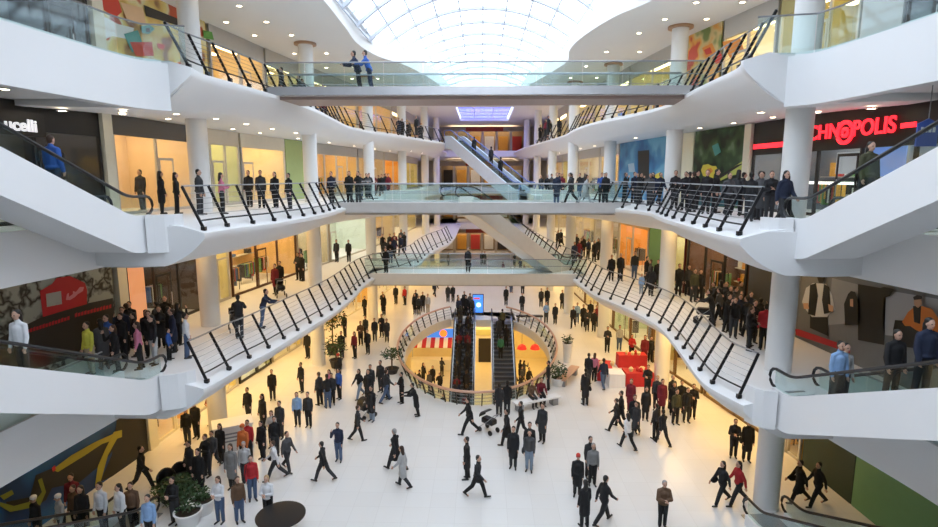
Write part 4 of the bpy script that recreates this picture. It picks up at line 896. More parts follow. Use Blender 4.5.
def person(x, y, z, head, pose, top, bot, coat, hair, label, group=None, sc=1.0, long=False, hat=False, bag=False, far=False):
    global NP; NP += 1
    if z in (0, 5, 10, 15, -5): x, y = clear_spot(x, y, z)
    hk = 'hat' if hat else ('long_hair' if long else 'hair')
    if far:
        o = bpy.data.objects.new('person', joined(pose, coat, hk)); COL.objects.link(o)
        for i, m in ((2, CLO[top]), (3, CLO[bot]), (4, HAIR[hair])): setm(o, i, m)
    else:
        o = bpy.data.objects.new('person', body_mesh(pose)); COL.objects.link(o)
        clothed(part_mesh(coat, pose), o, 'coat' if coat == 'coat' else 'jacket', CLO[top]); clothed(part_mesh('trousers', pose), o, 'trousers', CLO[bot]); clothed(part_mesh(hk, pose), o, 'hat' if hat else 'hair', HAIR[hair])
        if bag: clothed(part_mesh('shoulder_bag', pose), o, 'shoulder_bag', CLO['black'])
    o.location = (x, y, z); o.rotation_euler = (0, 0, D(head)); o.scale = (sc*0.97, sc*1.0, sc)
    return tag(o, label, 'person', group)
COATW = {'jacket': 'jacket', 'coat': 'long coat', 'puffer': 'padded jacket'}
CN = {'paledenim': 'pale denim', 'palegrey': 'pale grey', 'darkgrey': 'dark grey', 'lightblue': 'light blue'}
GROUND = '''
249 421 170 stand black charcoal jacket k . standing alone near the wall end of the white counter
264 430 150 stand black black coat k l in front of the white counter, back group
298 426 190 stand lightblue charcoal jacket b lw standing beside a taller dark companion
309 427 180 stand charcoal black jacket k . standing beside the light blue jacket
324 481 80 walk black charcoal jacket k . striding alone left of centre on the open floor
339 461 180 phone navy denim jacket k . alone above the striding man on the open floor
358 441 -70 step charcoal black jacket b . walking right across the open floor, trouser leg back
372 421 160 stand black paledenim coat k . pushing a dark pram on the left floor
402 403 120 fold black black jacket k . standing beside a bending person left of the oval well
416 416 100 lean black black coat k b leaning forward left of the oval well
396 470 60 walk black black coat g . walking close behind a grey coated woman
403 487 70 step palegrey charcoal coat b lw grey coated walker in the middle of the open floor
469 434 100 walk black black jacket k . walking left just in front of the oval well
467 479 90 stand black black coat k . slim figure right behind the one with the backpack
477 497 -110 walk charcoal black jacket k b hurrying right with bag, centre foreground
276 480 110 walk white charcoal jacket b bw with blue bag, stepping out beside a grey walker
288 471 -120 step darkgrey charcoal jacket k . walking right behind the white jacket
253 500 -150 stand red denim jacket k b at the front of the left group
246 483 -160 stand palegrey charcoal jacket g . grey haired behind the red jacket in the left group
240 522 -140 stand brown denim jacket b lw at the bottom beside the white jacket
269 521 180 fold white black jacket f lw above the round black table
281 438 170 stand charcoal charcoal jacket k . upright behind a pink and white scarfed person
273 447 180 fold palegrey black jacket b lw pale scarf, in the middle left group
263 459 160 stand black black coat k l long black silhouette in the middle left group
276 455 200 stand black charcoal jacket k . dark back in the middle left group
245 466 170 stand orange charcoal jacket o t orange cap in the left group
328 408 30 stand black denim jacket k . upper left floor, left one of a close pair
320 405 60 stand charcoal black jacket b . upper left floor, right beside denim legs
273 400 200 stand black black jacket k . by the display case under the left gallery
386 402 -40 walk charcoal denim jacket b . walking past the bending figure
221 522 170 fold white denim jacket b lw largest white jacket at the bottom left
233 489 180 stand grey charcoal coat b l grey coat in front of the white counter
237 468 190 stand red charcoal jacket k . red jacket just below the white counter
222 462 170 stand black black coat k l tall black figure left of the red jacket
192 484 150 stand charcoal black coat k b with a bag, left of the nearest column
201 494 170 stand black black coat k l dark figure beside the planters
208 476 160 fold black charcoal jacket b . half hidden near the planters
188 444 190 stand black charcoal jacket k . under the left gallery beside the shop window
197 438 180 stand black black jacket k . under the left gallery right by the nearest column
205 439 170 fold maroon black jacket k . dark red one squeezed by the nearest column
212 473 180 step darkgrey charcoal jacket k . grey back between column and counter
143 490 -80 walk black black jacket k . striding on the yellow floor by the blue mural
345 337 150 stand black black jacket k . upright beside the potted trees, farther left
342 358 170 stand black charcoal coat k . right next to the potted trees
355 358 150 stand maroon black jacket k l dark red top near the potted trees
361 345 180 fold brown black jacket b . brown top in the left walkway
368 354 170 stand black black jacket k . in front of the left crowd row
375 341 190 stand black charcoal jacket k . in the left crowd row, third
382 337 170 fold black black coat k . in the left crowd row, under the bridge end
387 342 180 stand charcoal black coat k . right end of the left crowd row
366 339 160 stand charcoal black jacket b . left crowd row beside the brown top
339 382 170 stand black charcoal jacket r t with dark red cap, left floor
360 398 150 walk black paledenim jacket k lw black jacket with pale legs, left of the small tree
371 396 190 stand charcoal black jacket k . just right of the pale legs
381 392 160 stand charcoal charcoal jacket k . beside the small potted tree
385 399 120 fold black black jacket k . in front of the small potted tree
369 402 180 step black black coat k . front of the trio by the small tree
330 400 160 stand pink charcoal jacket b lw pink top in the left floor group
324 401 150 stand blue black jacket k . blue top left of the pink one
334 406 190 stand charcoal black jacket k . dark front of the pink one
308 358 170 stand black black jacket k . under the left gallery edge, alone
302 392 150 stand black black jacket k . by the dark board under the left gallery
365 316 160 stand black black jacket k f. far left by the glowing orange shop
384 315 170 stand black black jacket k f. far left behind the crowd row
383 311 190 fold charcoal black jacket b f. far left in the orange light
396 304 170 stand black black jacket k f. far left below the lowest bridge
405 305 150 stand red black jacket k f. small red figure below the lowest bridge
415 314 170 stand black black coat k f. far group of four, left
419 315 180 stand charcoal black jacket k f. far group of four, front
423 312 190 stand black charcoal jacket b f. far group of four, right
416 309 160 fold black black jacket k f. far group of four, back
428 314 170 stand palegrey beige jacket f f. pale figure right of the far group
453 302 170 stand black black jacket k f. left of the screen beyond the well
448 302 180 stand charcoal black coat k f. beyond the well, left of the escalator head
506 305 170 stand black black coat k f. beyond the well, right of the screen
522 313 160 stand black charcoal jacket k f. behind the benches beyond the well
541 307 180 stand charcoal black jacket k f. far right pair beyond the well, left
547 307 170 stand black black jacket k f. far right pair beyond the well, right
546 323 170 fold lightblue charcoal jacket b f. light blue top behind the well
555 324 160 stand black black coat k f. dark companion behind the well
562 309 190 stand charcoal black jacket k f. far right below the lowest bridge
573 328 160 step black black jacket k . walking near the right column beyond the well
577 323 170 stand lightblue denim jacket k . light blue top near the right crowd beyond the well
583 327 180 stand black black coat k . right crowd beyond the well, left end
587 331 170 fold charcoal black jacket b . right crowd beyond the well, front
592 331 160 stand black black jacket k . right crowd beyond the well, middle front
596 327 190 stand maroon black jacket k . right crowd beyond the well, in dark red
590 322 170 stand black charcoal jacket k . right crowd beyond the well, back
619 350 170 stand palegrey denim jacket k . by the pale shop behind the red stall
644 363 160 stand maroon black coat k l dark red coat at the right shop wall
650 362 180 stand black black jacket k . beside the dark red coat at the right wall
607 352 170 fold charcoal black jacket k . behind the red stall, left seller
631 360 190 fold red black jacket k . seller in red behind the red stall
594 381 -30 stand pink black jacket b lw pink jacket at the left corner of the stall
588 384 -30 stand black charcoal jacket k . tall dark one left of the pink jacket
603 389 10 step navy denim jacket k . in front of the white cloth of the stall
585 405 20 stand black black coat k b dark back with bag below the stall
590 404 10 stand charcoal charcoal jacket k . dark legs apart right of the bag carrier below the stall
548 390 90 stand black black jacket k . at the right rim of the oval well
616 432 60 walk black black jacket k . walking left at the head of the right group
627 449 30 walk white black puffer k lw white top walking in the right group
630 412 160 stand maroon maroon coat b l maroon coat at the back of the right group
635 437 150 step charcoal charcoal coat k l walking beside the white top
639 440 170 stand black black coat k . close behind the white top
662 445 20 walk black black jacket k . striding on the right floor ahead of the crowd
655 441 30 stand charcoal black jacket k . right beside the striding one on the right floor
645 420 170 stand black black coat k . between the maroon coat and the column
647 396 150 fold black black jacket k . standing left of the second right column
661 414 180 stand maroon black coat k l purple red hood by the second right column
667 414 170 stand black black jacket k . right crowd by the column, behind the hood
656 410 160 stand charcoal black jacket f . fair haired by the second right column
675 424 190 stand olive black jacket k . olive jacket in the right crowd
682 417 170 stand black black coat k . right crowd by the wall, back
686 422 180 stand black charcoal jacket k . right crowd by the wall, front
692 418 160 fold black black jacket k . right end of the right crowd
671 412 200 stand charcoal black jacket g . grey haired in the right crowd
507 446 110 step black black coat k . walking left below the oval well
513 468 170 stand black charcoal coat k . slim dark one left of the grey jacket pair
529 471 170 stand darkgrey paledenim jacket k b grey back with pale jeans below the oval well
525 466 180 stand black charcoal jacket k . tall dark one beside the pale jeans
521 436 100 step black black jacket k . stepping left behind the pair below the well
542 442 150 stand charcoal black coat b b with large bag, right of the group below the well
499 416 0 stand charcoal charcoal jacket k . looking over the rim of the oval well, left of two
507 414 0 stand black black jacket k . looking over the rim of the oval well, right of two
577 496 170 stand black black coat r t red cap and black coat in the right foreground
592 485 180 stand grey black jacket g . grey jacket beside the red cap
597 480 190 stand charcoal black jacket k . dark back behind the grey jacket
603 523 -60 walk black black jacket k . reaching forward, walking in the right foreground
584 527 20 stand black black coat k l back turned at the bottom edge of the floor
617 431 80 step black black jacket k . left edge of the right group
733 457 160 fold black black jacket k . on the yellow floor right, left of a pair
746 461 170 stand black black coat k b on the yellow floor right with a handbag
721 504 110 walk black black jacket k lb walking left with a bag near the right escalator
737 505 100 walk red black jacket k l red top walking near the right escalator
798 503 90 walk black black coat k b walking past the corner column, arm out
816 506 100 walk black black jacket k . taller walker past the corner column
662 527 180 fold brown black puffer g . brown jacket alone at the bottom right
64 542 150 stand palegrey charcoal jacket w t white hat at the bottom left corner, left one
40 545 160 stand black black jacket w t white hat nearest the blue mural at the bottom
76 540 170 stand brown black jacket b . brown head at the bottom left crowd
92 537 180 stand black black jacket k l dark hair before the yellow floor, bottom left
104 540 170 stand white charcoal jacket k . white jacket at the bottom left crowd
124 540 150 stand white black puffer k l white padded back at the bottom left
135 532 190 stand brown black jacket b . brown jacket under the planters
152 545 180 stand lightblue black jacket k . pale blue hood at the bottom left
176 523 170 fold black charcoal jacket k . beside the white pots, bottom left
58 546 190 stand maroon black jacket k . maroon jacket at the bottom left corner
'''
def add_people(txt, z, off=(0, 0)):
    for ln in txt.strip().splitlines():
        w = ln.split(); px, py = float(w[0]), float(w[1]); hd, pose, top, bot, coat, hair, fl = w[2:9]; suf = ' '.join(w[9:])
        x, y = at(px, py, z); zz = z
        if z == 0 and y < 17.3 and x < -9:                 # those at the left foot: step onto the escalator or stand clear of its sides
            k = (16.2-y)/10.0; p, n, u = ESC['L1'](max(0, k)); d = x-(-11.6-0.0603*(17-y))
            if abs(d) < 0.62: x -= d-max(-0.36, min(0.36, d)); zz = p.z+0.005 if k > 0 else 0.03
            elif abs(d) < 1.1: x += (1.1-abs(d))*(1 if d > 0 else -1)
        sc = 0.95 if 'w' in fl else (0.66 if 'c' in fl else 0.99+0.04*math.sin(px*3.7))
        person(x, y, zz, float(hd), pose, top, bot, coat, hair, 'person in %s %s, %s' % (CN.get(top, top), COATW[coat], suf), None, sc, 'l' in fl, 't' in fl, 'b' in fl, 'f' in fl)
add_people(GROUND, 0)
GAL5 = '''
188 358 -60 stand white denim jacket k . white and blue top by the left gallery railing
180 358 -80 stand blue black jacket k c small child in blue on the left lowest gallery
141 369 120 stand pink black jacket b lw pink jacket in the crowd at the grey mural
131 373 150 stand black palegrey jacket k . pale trousers left of the pink jacket
111 364 170 stand blue black jacket k . blue jacket in the crowd at the grey mural
92 374 160 stand yellow beige jacket k . yellow green top below the red mural sign
124 362 170 stand black black jacket k . dark jacket behind the pink one
240 338 20 lean black charcoal puffer k . bent over a pushchair on the left lowest gallery
264 328 -80 lean navy denim jacket k . leaning on the railing in blue jeans, left lowest gallery
276 294 170 stand maroon black coat k . dark red coat by the wooden portals
281 291 180 stand black black jacket k . beside the pram by the wooden portals
303 281 150 stand black black jacket k . right of the wooden portals
299 280 170 fold charcoal black jacket b . left of the second left column, lowest gallery
383 254 170 stand black black coat k . at the left rail end near the lowest bridge
390 253 160 stand charcoal black jacket k . second at the left rail end near the lowest bridge
337 262 170 stand charcoal black jacket k . in front of the red and blue goods
349 262 180 stand black black jacket k . dark figure right of the red and blue goods
611 281 170 stand black black jacket k b with bag by the orange shop, left of two
620 281 180 stand black black jacket f . fair haired by the orange shop
634 279 170 stand charcoal denim jacket k . in front of the orange shop entrance
641 294 160 stand lightblue paledenim jacket b c child in light blue by the right railing
655 297 -40 stand black black coat k l behind the child at the second right column
678 296 170 stand black black jacket k . right of the second right column, lowest gallery
686 296 180 stand charcoal black jacket k . between two others by the yellow lit shop
693 302 190 stand olive charcoal jacket k . olive jacket by the yellow lit shop
699 301 170 stand black black jacket k . last of the row by the yellow lit shop
711 326 60 lean black black jacket k . pushing a dark pram on the right lowest gallery
763 350 -20 stand red black puffer k . red hood beside the corner column
728 322 180 stand black black jacket k f. crowd at the brown shop, left
'''
add_people(GAL5, 5)
GAL10 = '''
163 214 -40 stand black black coat k l long dark hair, left of the nearest left column
178 214 -60 stand black black jacket k l dark figure beside the column, middle gallery
201 215 -80 stand charcoal charcoal puffer k . arms on rail in front of the nearest left column
223 214 -60 fold pink black jacket k lw pink jacket at the left middle railing
262 208 200 stand charcoal black jacket k . slim one left of three by the cream shop
276 208 170 stand black black coat k l long coat, middle of three by the cream shop
290 209 150 stand black charcoal jacket k . right of three by the cream shop
250 207 180 stand black black jacket k . by the pale corner of the cream shop
143 211 170 stand black black puffer k . dark hood before the beige window
'''
add_people(GAL10, 10)
# people on the bridges and far galleries, placed on their floors
def spot(x, y, z, head, pose, top, bot, coat, hair, fl, suf, group=None):
    person(x, y, z, head, pose, top, bot, coat, hair, ('person in %s %s, %s' % (CN.get(top, top), COATW[coat], suf)) if not group else suf, group, 0.95 if 'w' in fl else 1+0.03*math.sin(x*9), 'l' in fl, 't' in fl, 'b' in fl, 'f' in fl)
def bx(px, Y): 
    d = ray(px, 178); return d.x*Y/d.y
for px, Y, z, hd, pose, top, bot, coat, hair, fl, suf in [
  (331, 30.8, 10, 170, 'stand', 'navy', 'black', 'jacket', 'k', '.', 'left end of the middle bridge'), (349, 31.5, 10, 190, 'stand', 'black', 'black', 'coat', 'k', 'l', 'dark coat on the middle bridge, left part'),
  (358, 30.9, 10, 160, 'fold', 'black', 'charcoal', 'jacket', 'k', '.', 'second dark one on the middle bridge, left part'), (557, 30.9, 10, 180, 'stand', 'navy', 'denim', 'coat', 'k', '.', 'right part of the middle bridge, beside the pillar'),
  (571, 31.5, 10, 90, 'walk', 'charcoal', 'black', 'jacket', 'k', '.', 'walking on the middle bridge, right part'), (586, 31, 10, -90, 'walk', 'palegrey', 'palegrey', 'coat', 'b', 'lw', 'pale coat walking on the middle bridge'),
  (606, 30.8, 10, 180, 'stand', 'black', 'black', 'jacket', 'k', 'b', 'standing at the right end of the middle bridge'), (602, 31.9, 10, 170, 'phone', 'blue', 'black', 'jacket', 'k', '.', 'blue hood at the right end of the middle bridge'),
  (361, 24.6, 15, 100, 'lean', 'navy', 'black', 'puffer', 'k', '.', 'shorter one of the pair on the topmost bridge'), (372, 24.5, 15, 100, 'lean', 'blue', 'navy', 'jacket', 'k', '.', 'taller one of the pair on the topmost bridge'),
  (384, 37.4, 5, 170, 'stand', 'black', 'black', 'jacket', 'k', 'f', 'left end of the lowest bridge'), (468, 37.8, 5, 180, 'stand', 'charcoal', 'black', 'jacket', 'b', 'f', 'middle of the lowest bridge behind glass')]:
    spot(bx(px, Y), Y, z, hd, pose, top, bot, coat, hair, fl, suf)
# crowds: nothing sets one member apart from the next
CR = random.Random(11)
def crowd(pts, z, label, group, far=True):
    for i, (x, y) in enumerate(pts):
        if label.startswith('distant'):
            x, y = clear_spot(x, y, z)
            far_figure(x, y, z, CR.uniform(120, 240), CR.choice(['stand', 'fold', 'step']), CR.choice(['black', 'black', 'charcoal', 'navy', 'darkgrey', 'maroon']), CR.choice(['black', 'charcoal', 'denim']), CR.choice(['jacket', 'coat']), CR.choice('kkkb'), CR.uniform(0.93, 1.03), CR.choice(['hair', 'hair', 'long_hair'])); continue
        person(x, y, z, CR.choice([CR.uniform(120, 240), CR.uniform(0, 360)]), CR.choice(['stand', 'stand', 'fold', 'phone', 'step']), CR.choice(['black', 'black', 'charcoal', 'black', 'navy', 'darkgrey']), CR.choice(['black', 'charcoal', 'black']), CR.choice(['jacket', 'jacket', 'coat', 'puffer']), CR.choice('kkkb'), label, group, CR.uniform(0.93, 1.03), CR.random() < 0.35, False, False, far)
crowd([at(*p, 5) for p in [(126,353),(134,351),(142,349),(149,351),(156,349),(163,350),(170,347),(129,360),(152,356),(160,342),(168,339),(175,352),(104,370),(118,372)]], 5, 'person in dark winter clothes in the crowd before the orange window, lowest left gallery', 'crowd at the orange window', False)
crowd([at(*p, 5) for p in [(712,318),(718,324),(724,318),(732,326),(738,332),(745,338),(733,337),(741,326),(748,330),(752,343),(758,338),(726,332),(755,350),(748,346),(719,315),(738,318)]], 5, 'person in dark winter clothes in the crowd at the brown shop, lowest right gallery', 'crowd at the brown shop', False)
crowd([at(*p, 5) for p in [(646,285),(650,289),(657,288),(660,284),(594,262),(598,260),(588,259),(604,264)]], 5, 'person in dark clothes on the lowest right gallery by the orange shop and bridge', 'people at the orange shop')
crowd([(9.0+0.5*(i % 3)+CR.uniform(-.2, .2), 17.2+0.62*i) for i in range(9)], 10, 'person in dark clothes in the row before the electronics shop, middle right gallery', 'row at the electronics shop', False)
crowd([(8.9+0.9*(i % 2)+CR.uniform(-.2, .2), 22.8+0.6*i) for i in range(8)], 10, 'person in dark clothes in the row before the green flower mural, middle right gallery', 'row at the flower mural', False)
crowd([(8.4+0.9*(i % 2)+CR.uniform(-.2, .2), 29.0+0.75*i) for i in range(8)], 10, 'person in dark clothes near the blue poster wall, middle right gallery', 'people at the blue wall')
crowd([(4.5+0.4*i+CR.uniform(-.2, .2), 43.0+CR.uniform(-1.5, 3)-0.5*i) for i in range(10)], 10, 'distant person in dark clothes behind the landing parapet right of the far escalator', 'row behind the landing parapet')
crowd([(-8.5+CR.uniform(-.8, .8), 37.5+1.1*i) for i in range(12)], 10, 'distant person in dark clothes on the middle left gallery past the bridge', 'people past the middle bridge')
crowd([(-6.6+CR.uniform(-1, 1), 50+1.2*i) for i in range(8)], 15, 'distant person in dark clothes on the top left gallery by the far escalator', 'people at the head of the far escalator')
crowd([(6.4+CR.uniform(-.8, .8), 50+1.6*i) for i in range(6)], 15, 'distant person in dark clothes on the far top right gallery', 'people on the far top right gallery')
crowd([(-9.6+CR.uniform(-.7, .5), 27.5+2.0*i) for i in range(4)], 15, 'distant person in dark clothes behind the top left railing', 'people behind the top left railing')
crowd([(7.4+CR.uniform(-.5, .9), 41.5+1.3*i) for i in range(9)], 5, 'distant person in dark clothes on the lowest right gallery past the bridge', 'people past the lowest bridge')
crowd([(-6.8+CR.uniform(-1, .9), 41.5+1.4*i) for i in range(7)], 5, 'distant person in dark clothes on the lowest left gallery past the bridge', 'people past the lowest bridge, left')
crowd([(CR.uniform(-5, 5), CR.uniform(52, 74)) for i in range(18)], 0, 'distant person in dark clothes on the far ground floor below the bridge', 'people on the far ground floor')
crowd([(CR.uniform(-5.0, -2.6), CR.uniform(36.5, 44.8)) for i in range(8)], -5, 'person in dark clothes in the basement by the striped stall', 'people at the basement stall')
crowd([(CR.uniform(2.9, 4.8), CR.uniform(36.5, 46.5)) for i in range(8)], -5, 'person in dark clothes in the right part of the basement', 'people in the right of the basement')
crowd([(-1.9, 44.9), (-1.3, 45.3), (-0.8, 44.8), (-1.6, 45.9), (-2.0, 45.5), (-1.0, 46.2), (-1.5, 46.8)], 0, 'person in dark clothes queueing at the head of the left well escalator', 'queue at the left well escalator')
# riders on the escalators
def riders(key, ks, specs, group=None, label=None, far=False, back=True):
    for i, (k, off) in enumerate(ks):
        p, n, u = ESC[key](k); p = p+n*off; sp = specs[i % len(specs)]
        hd = math.degrees(math.atan2(-u.x, u.y))+(180 if not back else 0)
        top, bot, coat, hair, fl, suf = sp
        person(p.x, p.y, p.z+0.005, hd, CR.choice(['stand', 'fold']) if group else 'stand', top, bot, coat, hair, label if group else 'person in %s %s, %s' % (CN.get(top, top), COATW[coat], suf), group, 1.0, 'l' in fl, False, 'b' in fl, far)
PAL = [('black', 'black', 'jacket', 'k', '.', ''), ('charcoal', 'black', 'coat', 'k', 'l', ''), ('black', 'charcoal', 'puffer', 'b', '.', ''), ('maroon', 'black', 'jacket', 'k', '.', ''), ('navy', 'black', 'jacket', 'k', 'l', ''), ('black', 'black', 'coat', 'b', '.', '')]
riders('dn1', [(0.04+0.068*i, 0.33 if i % 2 else -0.33) for i in range(14)]+[(0.02+0.09*i, -0.30 if i % 2 else 0.30) for i in range(10)], PAL, 'riders packed on the left well escalator', 'person in dark clothes riding the packed left escalator of the oval well', True, True)
riders('dn2', [(0.62, 0.2), (0.72, -0.25), (0.8, 0.3), (0.9, 0.0)], [('green', 'black', 'jacket', 'k', '.', 'upper rider of the right well escalator'), ('black', 'black', 'jacket', 'k', '.', 'lowest rider of the right well escalator'), ('charcoal', 'black', 'coat', 'k', '.', 'dark coat on the right well escalator'), ('olive', 'black', 'jacket', 'k', '.', 'top rider of the right well escalator')], far=True)
riders('L3', [(0.15, -0.1)], [('blue', 'navy', 'puffer', 'b', '.', 'riding the upper left escalator past the dark clothes shop')], back=False)
riders('R3', [(0.09, 0.1)], [('olive', 'black', 'puffer', 'k', 'l', 'riding the right escalator under the electronics sign')], back=True)
riders('L2', [(0.3, 0.0)], [('white', 'charcoal', 'jacket', 'k', 'l', 'riding the left escalator before the branch mural')], back=True)
riders('R2', [(0.07, 0.2), (0.11, -0.3), (0.21, 0.2), (0.32, -0.2)], [('palegrey', 'black', 'jacket', 'k', '.', 'boarding the right escalator below the fashion mural, first'), ('lightblue', 'black', 'jacket', 'k', '.', 'boarding the right escalator beside a grey jacket'), ('black', 'black', 'puffer', 'k', '.', 'dark rider before the fashion mural'), ('navy', 'black', 'puffer', 'k', 'l', 'rider at the right edge before the fashion mural')])
riders('up', [(0.25, 0.2), (0.45, -0.2), (0.66, 0.2)], [('black', 'black', 'jacket', 'k', '.', 'lowest rider on the far blue escalator'), ('charcoal', 'black', 'jacket', 'k', '.', 'middle rider on the far blue escalator'), ('black', 'black', 'coat', 'k', '.', 'upper rider on the far blue escalator')], far=True)
# seated on the ledge of the curved bench
spot(*at(531, 405, 0), 0, 200, 'sit', 'brown', 'charcoal', 'jacket', 'b', '.', 'sitting on the white bench at the oval well, left')
spot(*at(539, 404, 0), 0, 190, 'sit', 'maroon', 'black', 'jacket', 'k', '.', 'sitting on the white bench at the oval well, right')
tag(FARCROWD.build('distant_crowd', fix=False), 'distant crowd of tiny dark figures on the far floors beyond the bridges', 'crowd', None, 'stuff')
# ------------------------------------------------------------------ furniture and plants
LEAFD = mat('leaf_dark', (0.035, 0.075, 0.025), 0.6, var=0.5, scale=6); BARK = mat('bark', (0.10, 0.06, 0.035), 0.8); POTW = mat('pot_white', (0.75, 0.75, 0.74), 0.4); POTD = mat('pot_dark', (0.03, 0.028, 0.026), 0.5); SOIL = mat('soil', (0.03, 0.02, 0.012), 0.9)
def plant(x, y, z, h, r, label, pot=POTW, pr=0.35, ph=0.55, seed=1, leaves=260, flat=1.0, cat='potted tree'):
    rnd = random.Random(seed); t = thing('potted_tree' if h > 1.2 else 'potted_plant', label, cat, (x, y, z))
    mb = MB(); mb.lathe((0, 0, 0), [(pr*0.75, 0), (pr, ph*0.9), (pr*1.08, ph*0.92), (pr*1.08, ph), (pr*0.95, ph), (pr*0.93, ph-0.06)], 18); mb.build('pot', pot, t, smooth=True)
    mb = MB(); mb.lathe((0, 0, 0), [(0.01, ph-0.06), (pr*0.93, ph-0.05)], 14, cap=False); mb.build('soil', SOIL, t)
    c = Vector((0, 0, h-r*0.8))
    if h > 1.0:
        mb = MB(); mb.tube([(0, 0, ph-0.08), (0.02, 0.01, (ph+h)/2), c.to_tuple()], [0.05, 0.04, 0.025], 7)
        for k in range(5):
            a = k*1.256; mb.tube([(0.01, 0, ph+(h-ph)*0.45), c+Vector((math.cos(a)*r*0.6, math.sin(a)*r*0.6, 0.1*r))], [0.022, 0.008], 5)
        mb.build('trunk', BARK, t)
    mb = MB()
    for k in range(leaves):
        d = Vector((rnd.gauss(0, 1), rnd.gauss(0, 1), rnd.gauss(0, 1)*flat)).normalized()*r*(rnd.random()**0.45); p = c+Vector((d.x, d.y, d.z*flat))
        v = Vector((rnd.gauss(0, 1), rnd.gauss(0, 1), rnd.gauss(0, 0.6))).normalized(); w = v.cross(Vector((rnd.gauss(0, 1), rnd.gauss(0, 1), rnd.gauss(0, 1)))).normalized(); L_ = rnd.uniform(0.14, 0.26)*(0.6+r*0.5)
        mb.face([p, p+v*L_*0.5+w*L_*0.22, p+v*L_, p+v*L_*0.5-w*L_*0.22])
    mb.build('foliage', LEAFD, t, fix=False)
    return t
x, y = at(333, 354, 0); plant(x, y, 0, 3.3, 0.95, 'tall bushy potted tree beside the left walkway crowd', POTD, 0.4, 0.6, 1, 420)
x, y = at(334, 364, 0); plant(x+0.3, y-0.6, 0, 1.9, 0.7, 'lower bushy potted tree in front of the tall one', POTD, 0.38, 0.5, 2, 300)
x, y = at(392, 373, 0); plant(x, y, 0, 1.7, 0.62, 'small tree in a low pot left of the oval well', POTD, 0.4, 0.3, 3, 240, 0.7)
x, y = at(558, 385, 0); plant(x, y, 0, 1.25, 0.55, 'round bush in a white pot right of the oval well', POTW, 0.4, 0.45, 4, 260)
x, y = at(567, 362, 0); plant(x, y, 0, 1.75, 0.33, 'slim tall white pot with dark plant right of the oval well', POTW, 0.3, 1.25, 5, 120)
for i, (px, py, lb) in enumerate([(170, 500, 'leafy planter behind the white pots at the lower left, first'), (181, 506, 'leafy planter at the lower left between two others'), (193, 507, 'leafy planter at the lower left nearest the open floor'), (184, 496, 'leafy planter at the lower left, back one')]):
    x, y = at(px, py, 0); plant(x, y, 0, 0.95, 0.6, lb, POTD, 0.36, 0.4, 20+i, 240, 0.6, 'potted plant')
for i, (px, py, lb) in enumerate([(189, 524, 'white bowl planter at the bottom left'), (203, 512, 'white bowl planter nearest the white jacket at the bottom left')]):
    x, y = at(px, py, 0); plant(x, y, 0, 0.85, 0.3, lb, POTW, 0.42, 0.5, 30+i, 90, 0.6, 'potted plant')
# round black table
x, y = at(284, 532, 0); t = thing('round_table', 'round black table at the bottom of the open floor', 'table', (x, y-0.2, 0))
mb = MB(); mb.lathe((0, 0, 0), [(0.70, 0.70), (0.78, 0.72), (0.78, 0.75), (0.70, 0.76)], 36); mb.build('table_top', BLACK, t, smooth=True)
mb = MB(); mb.lathe((0, 0, 0), [(0.32, 0), (0.32, 0.03), (0.06, 0.06), (0.05, 0.7)], 20); mb.build('pedestal', BLACK, t, smooth=True)
# white counter with printed panel
x, y = at(234, 447, 0); t = thing('info_counter', 'white box counter with dark print beside the nearest left column', 'counter', (x, y, 0), 0.5)
mb = MB(); mb.box((0, 0, 0.55), (1.5, 0.9, 1.1)); mb.build('body', POTW, t)
mb = MB(); mb.box((0, 0, 1.13), (1.6, 1.0, 0.06)); mb.build('counter_top', WHITE, t)
mb = MB()
for k in range(3): mb.box((0.755, -0.05, 0.55+0.16*k), (0.012, 0.5-0.08*k, 0.07))
for k in range(3): mb.box((0.0, -0.455, 0.5+0.16*k), (0.9-0.1*k, 0.012, 0.07))
mb.build('printed_lines', GREYSTEEL, t)
# two dark armchairs
for i, (px, py, lb) in enumerate([(168, 497, 'black rounded armchair beside the planters, left one'), (182, 490, 'black rounded armchair beside the planters, right one')]):
    x, y = at(px, py, 0); t = thing('armchair', lb, 'armchair', (x-0.3, y+0.5, 0), 0.6); t.scale = (0.75, 0.75, 0.8)
    mb = MB(); mb.box((0, 0, 0.28), (0.66, 0.66, 0.3)); o = mb.build('seat', BLACK, t); o.modifiers.new('b', 'BEVEL').width = 0.06
    mb = MB(); mb.grid([[(r_*math.cos(a), r_*math.sin(a), z_) for r_, z_ in ((0.36, 0.16), (0.45, 0.16), (0.47, 0.55+0.3*math.sin(a)), (0.42, 0.6+0.3*math.sin(a)), (0.37, 0.55+0.3*math.sin(a)))] for a in [PI*k/12 for k in range(13)]], None, closed=True); mb.build('backrest', BLACK, t, smooth=True)
    for sx in (-0.28, 0.28):
        for sy in (-0.28, 0.28):
            mb = MB(); mb.box((sx, sy, 0.07), (0.05, 0.05, 0.14)); mb.build('leg', STEEL, t)
